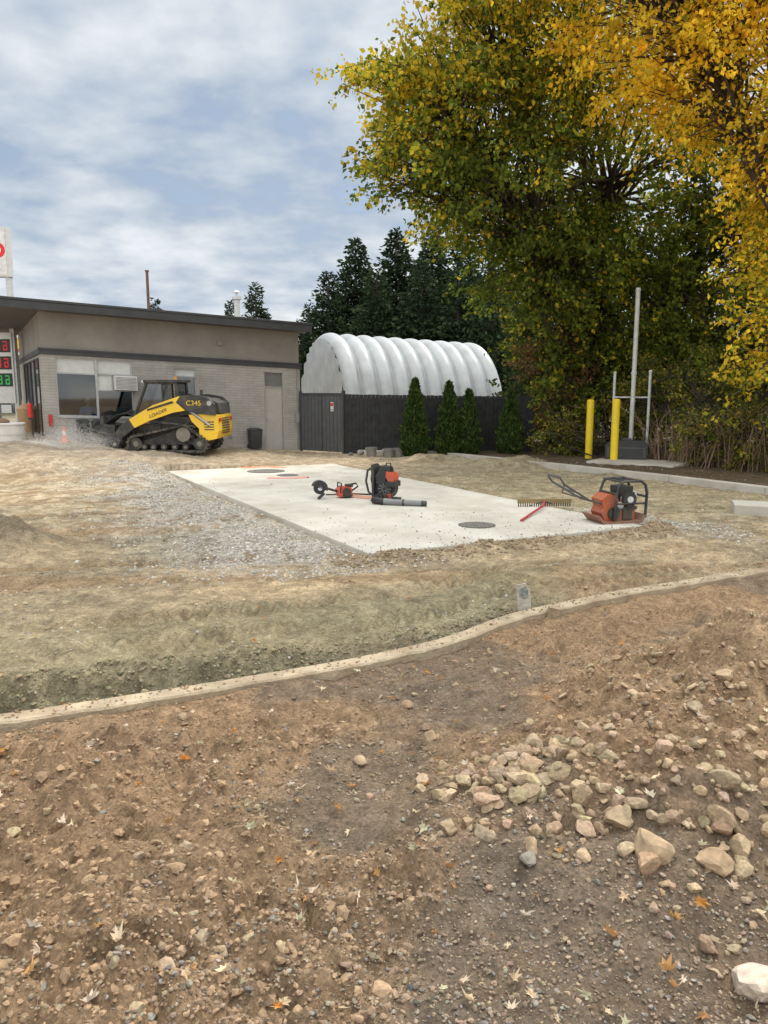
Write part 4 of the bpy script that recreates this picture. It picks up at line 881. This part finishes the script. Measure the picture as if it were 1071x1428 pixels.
for i in range(16):
    a_=i*2*math.pi/16
    for j in range(9): m.obox((2.25+.25*math.cos(a_+j*.3),-.7+j*.17,.25+.25*math.sin(a_+j*.3)),(.07,.03,.03),('Y',math.degrees(-(a_+j*.3))),1)
m.box(2.2,2.62,.55,.6,.05,.55,0); m.cyl((2.55,.62,.12),(2.55,.7,.12),.12,n=16,m=2); m.cyl((1.8,.6,.14),(1.8,.72,.14),.14,n=16,m=2)
m.box(1.85,2.15,-.3,.1,.78,.98,0); m.cyl((2.0,.3,.7),(2.0,.3,1.0),.08,n=12,m=0); m.cyl((2.25,.78,.3),(2.25,.9,.3),.12,n=12,m=0); m.box(2.35,2.75,-.8,-.2,.25,.45,0); m.tube([(2.3,.4,.6),(2.6,.45,.75),(2.7,.45,.5)],.03,8,0)
for k_ in range(7):
    yy=-.3+.1*k_; m.tube([(1.0,yy,.9),(1.3,yy+.05,1.1+.05*math.sin(k_)),(1.6,yy+.1*math.cos(k_),1.0),(1.85,yy+.05,.82),(2.0,yy,.7)],.022,7,2)
m.build('planer_attachment',[blk,pmat('worn_steel',(.13,.11,.09),.6,.4,dirt=(.25,.2,.14)),hose],LF,g,.008)
def text(body,name,size,mat,fr_,origin,parent,ext=.004):
    cu=bpy.data.curves.new(name,'FONT'); cu.body=body; cu.size=size; cu.extrude=ext
    o=bpy.data.objects.new('tmp',cu); scene.collection.objects.link(o); dg_=bpy.context.evaluated_depsgraph_get(); me=bpy.data.meshes.new_from_object(o.evaluated_get(dg_))
    V=np.array([v.co[:] for v in me.vertices]); Fs=[list(p.vertices) for p in me.polygons]; bpy.data.objects.remove(o)
    m=MB(); ox,oy,oz,sl=origin
    V2=[(ox-v[0],oy+v[2],oz+v[1]+sl*v[0]) for v in V]; m.add(V2,Fs); m.build(name,mat,fr_,parent)
try:
    text('C345','model_lettering',.19,lyel,LF,(-.58,.966,1.30,.0),g)
    text('LOADER','side_lettering',.13,blk,LF,(.45,.962,.95,.40),g)
except Exception as e: print('text',e)

# ------------------------------------------------------------------ plate compactor
orr=pmat('machine_orange',(.46,.105,.04),.6,var=.25,dirt=(.17,.11,.08),dirtscale=6,dirtamt=.95)
cx_,cy_=2.72,9.0; g=group('plate_compactor',(cx_,cy_,.05)); CFm=frame(cx_,cy_,.05,180+14,K)
m=MB()
m.prism([(-.42,.12),(-.34,.0),(.30,.0),(.40,.12),(.37,.13),(.28,.035),(-.32,.035),(-.39,.13)],-.26,.26,3)
m.prism([(-.26,.035),(.24,.035),(.30,.16),(.22,.30),(.02,.34),(-.26,.26)],-.17,.17,0)
m.prism([(.0,.3),(.26,.24),(.30,.36),(.20,.44),(.04,.43)],-.16,.16,0)
m.box(-.28,.05,-.2,.2,.20,.25,1); m.box(-.26,-.02,-.15,.15,.25,.46,1); m.cyl((-.14,.15,.36),(-.14,.23,.36),.11,n=20,m=1); m.cyl((-.14,.23,.36),(-.14,.24,.36),.05,n=14,m=2)
m.box(-.24,.0,-.13,.13,.46,.55,1); m.cyl((-.06,.05,.55),(-.06,.05,.58),.03,m=1); m.box(-.33,-.27,-.1,.1,.3,.46,2); m.cyl((.1,.17,.15),(.1,.21,.15),.1,n=18,m=1)
m.box(-.2,-.05,.15,.20,.05,.2,1); m.cyl((.0,.17,.27),(.0,.2,.27),.05,n=14,m=2)
for i in range(5): m.box(-.27,-.02,.151,.158,.26+i*.03,.275+i*.03,2)
m.build('base_and_engine',[orr,pmat('engine_black',(.035,.035,.035),.5,dirt=(.17,.14,.10)),galv,pmat('plate_steel',(.26,.12,.08),.7,.1,dirt=(.25,.2,.14),dirtamt=.9)],CFm,g,.012)
m=MB()
for sy in (-1,1):
    y_=sy*.24
    m.tube([(.12,y_,.05),(.10,y_,.45),(.05,y_,.60),(-.02,y_,.64),(-.30,y_,.64),(-.38,y_,.58),(-.41,y_,.45),(-.40,y_,.08)],.022,8,0)
for x_ in (.05,-.12,-.28): m.tube([(x_,-.24,.64),(x_,.24,.64)],.018,8,0)
m.tube([(-.41,-.24,.4),(-.41,.24,.4)],.018,8,0); m.tube([(.1,-.24,.45),(.1,.24,.45)],.018,8,0); m.tube([(-.41,.24,.3),(.1,.24,.3)],.016,8,0)
m.build('roll_cage',[blk],CFm,g)
m=MB()
for sy in (-1,1): m.tube([(.22,sy*.12,.28),(.5,sy*.15,.36),(.95,sy*.2,.62),(1.02,sy*.2,.72)],.016,8,0)
m.tube([(1.02,-.2,.72),(1.04,-.12,.73),(1.04,.12,.73),(1.02,.2,.72)],.016,8,0); m.tube([(.75,-.17,.5),(.75,.17,.5)],.014,8,0); m.tube([(.95,.2,.62),(.98,.2,.5),(.8,.17,.45),(.6,.16,.4)],.012,8,0)
m.build('handle',pmat('handle_steel',(.10,.10,.10),.5,.3),CFm,g)
# ------------------------------------------------------------------ asphalt rake
g=group('asphalt_rake',(2.0,10.0,.05)); wood=pmat('weathered_wood',(.26,.19,.09),.8,dirt=(.10,.08,.05)); redp=pmat('red_handle',(.42,.05,.05),.5)
rf=frame(1.78,10.15,.05,2); m=MB(); m.box(0,.72,-.03,.005,.045,.10,0)
for i in range(24): m.obox((.015+i*.03,-.012,.025),(.015,.010,.05),('X',0),1)
m.build('toothed_head',[wood,pmat('rake_teeth',(.07,.06,.05),.6)],rf,g,.003)
m=MB(); m.tube([(2.13,10.12,.12),(2.08,9.9,.10),(1.62,8.95,.065)],.015,8,0); m.tube([(2.13,10.12,.12),(2.03,10.14,.09)],.009,6,1); m.tube([(2.13,10.12,.12),(2.23,10.14,.09)],.009,6,1)
m.build('shaft',[redp,dark],None,g)
# ------------------------------------------------------------------ backpack blower
bo=pmat('blower_orange',(.56,.085,.04),.45,var=.15,dirt=(.25,.12,.08),dirtscale=8,dirtamt=.8); bkp=pmat('blower_black',(.025,.025,.027),.5,dirt=(.1,.09,.07)); gry=pmat('tube_grey',(.2,.205,.21),.5)
x,y=.02,10.75; g=group('backpack_blower',(x,y,.05)); bf=frame(x,y,.05,-22,K)
m=MB()
m.prism([(-.22,0),(.24,0),(.24,.04),(-.2,.04)],-.2,.2,1)
m.cyl((.03,-.08,.22),(.03,.10,.22),.185,n=28,m=1); m.cyl((.03,-.11,.22),(.03,-.08,.22),.13,n=28,m=1)
for i in range(10): a_=i*math.pi/5; m.obox((.03+.08*math.cos(a_),-.115,.22+.08*math.sin(a_)),(.1,.01,.012),('Y',math.degrees(-a_)),2)
m.prism([(.10,.36),(.20,.32),(.21,.44),(.15,.52),(.06,.54),(.05,.44)],-.13,.14,0)
m.prism([(-.14,.30),(.05,.34),(.05,.56),(-.06,.58),(-.15,.46)],-.12,.13,1)
m.prism([(-.10,.5),(.14,.5),(.10,.62),(-.06,.64)],-.1,.1,1); m.box(.06,.24,-.15,.15,.26,.36,1); m.prism([(-.12,.1),(.0,.05),(.18,.06),(.2,.14),(.0,.12)],-.14,-.12,0)
m.prism([(-.2,.05),(-.16,.05),(-.16,.6),(-.22,.66)],-.17,.17,1)
for sy in (-1,1): m.tube([(-.18,sy*.1,.62),(-.3,sy*.12,.55),(-.33,sy*.13,.35),(-.28,sy*.13,.15),(-.18,sy*.12,.08)],.022,8,1)
m.tube([(0,0,.6),(.02,0,.68),(.1,0,.68),(.12,0,.58)],.013,8,1)
m.cyl((-.08,-.2,.07),(.1,-.2,.07),.065,n=16,m=1)
m.build('engine_pack',[bo,bkp,gry],bf,g,.012)
m=MB(); m.tube([(.0,10.55,.13),(-.12,10.45,.11),(-.14,10.35,.105),(.0,10.28,.10)],.045,14,1)
for i in range(7): 
    t=i/6; m.tube([(-.02-.1*math.sin(t*3),10.5-.2*t,.12-.02*t),(-.03-.1*math.sin(t*3),10.49-.2*t,.12-.02*t)],.052,14,1)
m.tube([(.0,10.28,.10),(.25,10.2,.095),(.5,10.15,.09)],[.043,.038,.036],16,0); m.cyl((.25,10.2,.095),(.27,10.195,.095),.045,n=16,m=1); m.tube([(.5,10.15,.09),(.57,10.14,.088)],[.042,.034],16,1)
m.tube([(.1,10.27,.13),(.1,10.27,.2),(.14,10.26,.21)],.012,8,1)
m.build('blower_tube',[gry,bkp],None,g)
# ------------------------------------------------------------------ cut-off tool
x,y=-.58,11.0; g=group('power_cutter',(x,y,.05)); tf=frame(x,y,.05,200,K)
m=MB()
m.prism([(-.15,.03),(.12,.03),(.14,.16),(.05,.22),(-.12,.2)],-.11,.11,0); m.box(-.12,.05,-.12,.12,.02,.07,1); m.cyl((-.02,.11,.12),(-.02,.15,.12),.075,n=18,m=1); m.box(-.16,-.04,-.08,.08,.2,.25,1)
m.tube([(-.15,0,.12),(-.28,0,.2),(-.24,0,.26),(-.08,0,.24)],.018,8,1); m.tube([(.1,-.1,.1),(.08,-.12,.28),(.08,.12,.28),(.1,.1,.1)],.014,8,1)
m.tube([(.12,.0,.12),(.30,.02,.18),(.42,.03,.22)],.022,8,1)
m.cyl((.48,.01,.2),(.48,.05,.2),.11,n=24,m=1); m.cyl((.48,-.03,.2),(.48,.09,.2),.04,n=14,m=2); m.prism(arc(.48,.2,.15,20,200,10)+[(.48,.2)],-.03,.09,1)
m.tube([(.40,.05,.1),(.52,.1,.02)],.03,8,1)
m.build('tool_body',[bo,bkp,galv],tf,g,.008)
m=MB(); m.tube([(-.85,11.15,.07),(-.5,11.3,.065),(-.2,11.25,.065),(.0,11.0,.065)],.01,6,0); m.build('cable',hose,None,g)
# ------------------------------------------------------------------ survey stake and peg
x,y=1.02,5.36; g=group('survey_stake',(x,y,0)); sfm=frame(x,y,-.02,-8,1,0,('Y',-6)); m=MB()
m.prism([(-.045,-.1),(.045,-.1),(.047,.19),(.02,.245),(-.046,.235)],-.01,.008,0); m.prism([(-.03,.15),(.0,.13),(.03,.14),(.035,.19),(.015,.225),(-.03,.2)],-.014,-.0105,1)
m.build('board',[pmat('pale_stake_wood',(.52,.48,.42),.85,bump=.5,bscale=30,dirt=(.22,.2,.18),dirtscale=8,dirtamt=.8),pmat('stake_paint',(.12,.16,.17),.8,var=.6,scale=30,dirt=(.42,.40,.36),dirtscale=20,dirtamt=1)],sfm,g,.002)
m=MB(); m.obox((1.20,5.27,.03),(.08,.05,.08),('Y',12)); m.build('form_peg',curbm)
# ------------------------------------------------------------------ dust: fine airborne flecks
n=16000; cl=np.array([(-6.85,15.9,.50,.22,.10),(-6.55,15.85,.55,.25,.13),(-6.25,15.9,.50,.20,.10),(-7.1,15.95,.47,.18,.07),(-6.45,15.9,.70,.22,.12),(-5.95,16.0,.50,.18,.10)]); ci=rng.integers(0,len(cl),n)
pos=cl[ci,:3]+rng.normal(size=(n,3))*np.stack([cl[ci,3],cl[ci,3]*.6,cl[ci,4]],1); pos[:,2]=np.maximum(pos[:,2],HF(pos[:,0],pos[:,1])+.01)
V,F,Cc=leaves(pos,rng.normal(size=(n,3)),rng.uniform(.006,.012,n),.5,np.tile((.93,.92,.90),(n,1))); fastmesh('dust_cloud',V,F,attrmat('dust_fleck',.9,.5),Cc)

# ------------------------------------------------------------------ world, sun, camera
w=bpy.data.worlds.new('World'); scene.world=w; w.use_nodes=True; nt=w.node_tree; N=nt.nodes;L=nt.links; N.clear()
out=N.new('ShaderNodeOutputWorld'); sky=N.new('ShaderNodeTexSky'); sky.sky_type='NISHITA'; sky.sun_disc=False
SE,SA=R(45),R(35)
sky.sun_elevation=SE; sky.sun_rotation=SA
bg1=N.new('ShaderNodeBackground'); bg1.inputs[1].default_value=.12; L.new(sky.outputs[0],bg1.inputs[0])
tc=N.new('ShaderNodeTexCoord'); sp=N.new('ShaderNodeSeparateXYZ'); L.new(tc.outputs['Generated'],sp.inputs[0])
zz=N.new('ShaderNodeMath'); zz.operation='MAXIMUM'; zz.inputs[1].default_value=0; L.new(sp.outputs[2],zz.inputs[0])
za=N.new('ShaderNodeMath'); za.inputs[1].default_value=.2; L.new(zz.outputs[0],za.inputs[0])
dx=N.new('ShaderNodeMath');dx.operation='DIVIDE';L.new(sp.outputs[0],dx.inputs[0]);L.new(za.outputs[0],dx.inputs[1])
dy=N.new('ShaderNodeMath');dy.operation='DIVIDE';L.new(sp.outputs[1],dy.inputs[0]);L.new(za.outputs[0],dy.inputs[1])
cb=N.new('ShaderNodeCombineXYZ'); L.new(dx.outputs[0],cb.inputs[0]); L.new(dy.outputs[0],cb.inputs[1]); cb.inputs[2].default_value=3.3
n1=N.new('ShaderNodeTexNoise'); n1.inputs['Scale'].default_value=1.1; n1.inputs['Detail'].default_value=8; n1.inputs['Roughness'].default_value=.55; n1.inputs['Distortion'].default_value=.25; L.new(cb.outputs[0],n1.inputs['Vector'])
n2=N.new('ShaderNodeTexNoise'); n2.inputs['Scale'].default_value=6; n2.inputs['Detail'].default_value=6; n2.inputs['Roughness'].default_value=.5; L.new(cb.outputs[0],n2.inputs['Vector'])
mxn=N.new('ShaderNodeMix'); mxn.inputs[0].default_value=.36; L.new(n1.outputs['Fac'],mxn.inputs[2]); L.new(n2.outputs['Fac'],mxn.inputs[3])
cr=N.new('ShaderNodeValToRGB'); e=cr.color_ramp.elements; e[0].position=.38; e[0].color=(.41,.50,.63,1); e[1].position=.60; e[1].color=(.86,.895,.93,1)
q=cr.color_ramp.elements.new(.48); q.color=(.60,.675,.76,1)
L.new(mxn.outputs[0],cr.inputs[0])
zr=N.new('ShaderNodeMapRange'); zr.inputs[1].default_value=.55; zr.inputs[2].default_value=1.0; zr.inputs[3].default_value=1.0; zr.inputs[4].default_value=3.5; L.new(sp.outputs[2],zr.inputs[0])
yr=N.new('ShaderNodeMapRange'); yr.inputs[1].default_value=.2; yr.inputs[2].default_value=-.8; yr.inputs[3].default_value=0; yr.inputs[4].default_value=.8; L.new(sp.outputs[1],yr.inputs[0])
ad=N.new('ShaderNodeMath'); L.new(zr.outputs[0],ad.inputs[0]); L.new(yr.outputs[0],ad.inputs[1])
warm=N.new('ShaderNodeMix'); warm.data_type='RGBA'; warm.blend_type='MULTIPLY'; L.new(cr.outputs[0],warm.inputs[6]); warm.inputs[7].default_value=(1.08,1.0,.88,1)
wf=N.new('ShaderNodeMapRange'); wf.inputs[1].default_value=1.0; wf.inputs[2].default_value=1.8; L.new(ad.outputs[0],wf.inputs[0]); L.new(wf.outputs[0],warm.inputs[0])
bg2=N.new('ShaderNodeBackground'); L.new(warm.outputs[2],bg2.inputs[0]); L.new(ad.outputs[0],bg2.inputs[1])
mk=N.new('ShaderNodeMapRange'); mk.inputs[1].default_value=.34; mk.inputs[2].default_value=.43; mk.inputs[3].default_value=.6; mk.inputs[4].default_value=1; L.new(mxn.outputs[0],mk.inputs[0])
ms=N.new('ShaderNodeMixShader'); L.new(mk.outputs[0],ms.inputs[0]); L.new(bg1.outputs[0],ms.inputs[1]); L.new(bg2.outputs[0],ms.inputs[2]); L.new(ms.outputs[0],out.inputs[0])
sl=bpy.data.lights.new('sun','SUN'); sl.energy=2.8; sl.angle=R(7); sl.color=(1,.93,.82); so=bpy.data.objects.new('sun',sl); scene.collection.objects.link(so)
dv=Vector((math.sin(SA)*math.cos(SE),math.cos(SA)*math.cos(SE),math.sin(SE))); so.rotation_euler=dv.to_track_quat('Z','Y').to_euler(); so.location=dv*60
scene.view_settings.view_transform='Standard'; scene.view_settings.look='None'; scene.view_settings.exposure=0
cam=bpy.data.cameras.new('camera'); co=bpy.data.objects.new('camera',cam); scene.collection.objects.link(co)
cam.sensor_fit='VERTICAL'; cam.sensor_height=36; cam.lens=27.02; cam.clip_end=3000; cam.clip_start=.05
co.location=(0,0,1.6*S); co.rotation_euler=(R(90-9.1),0,0); scene.camera=co
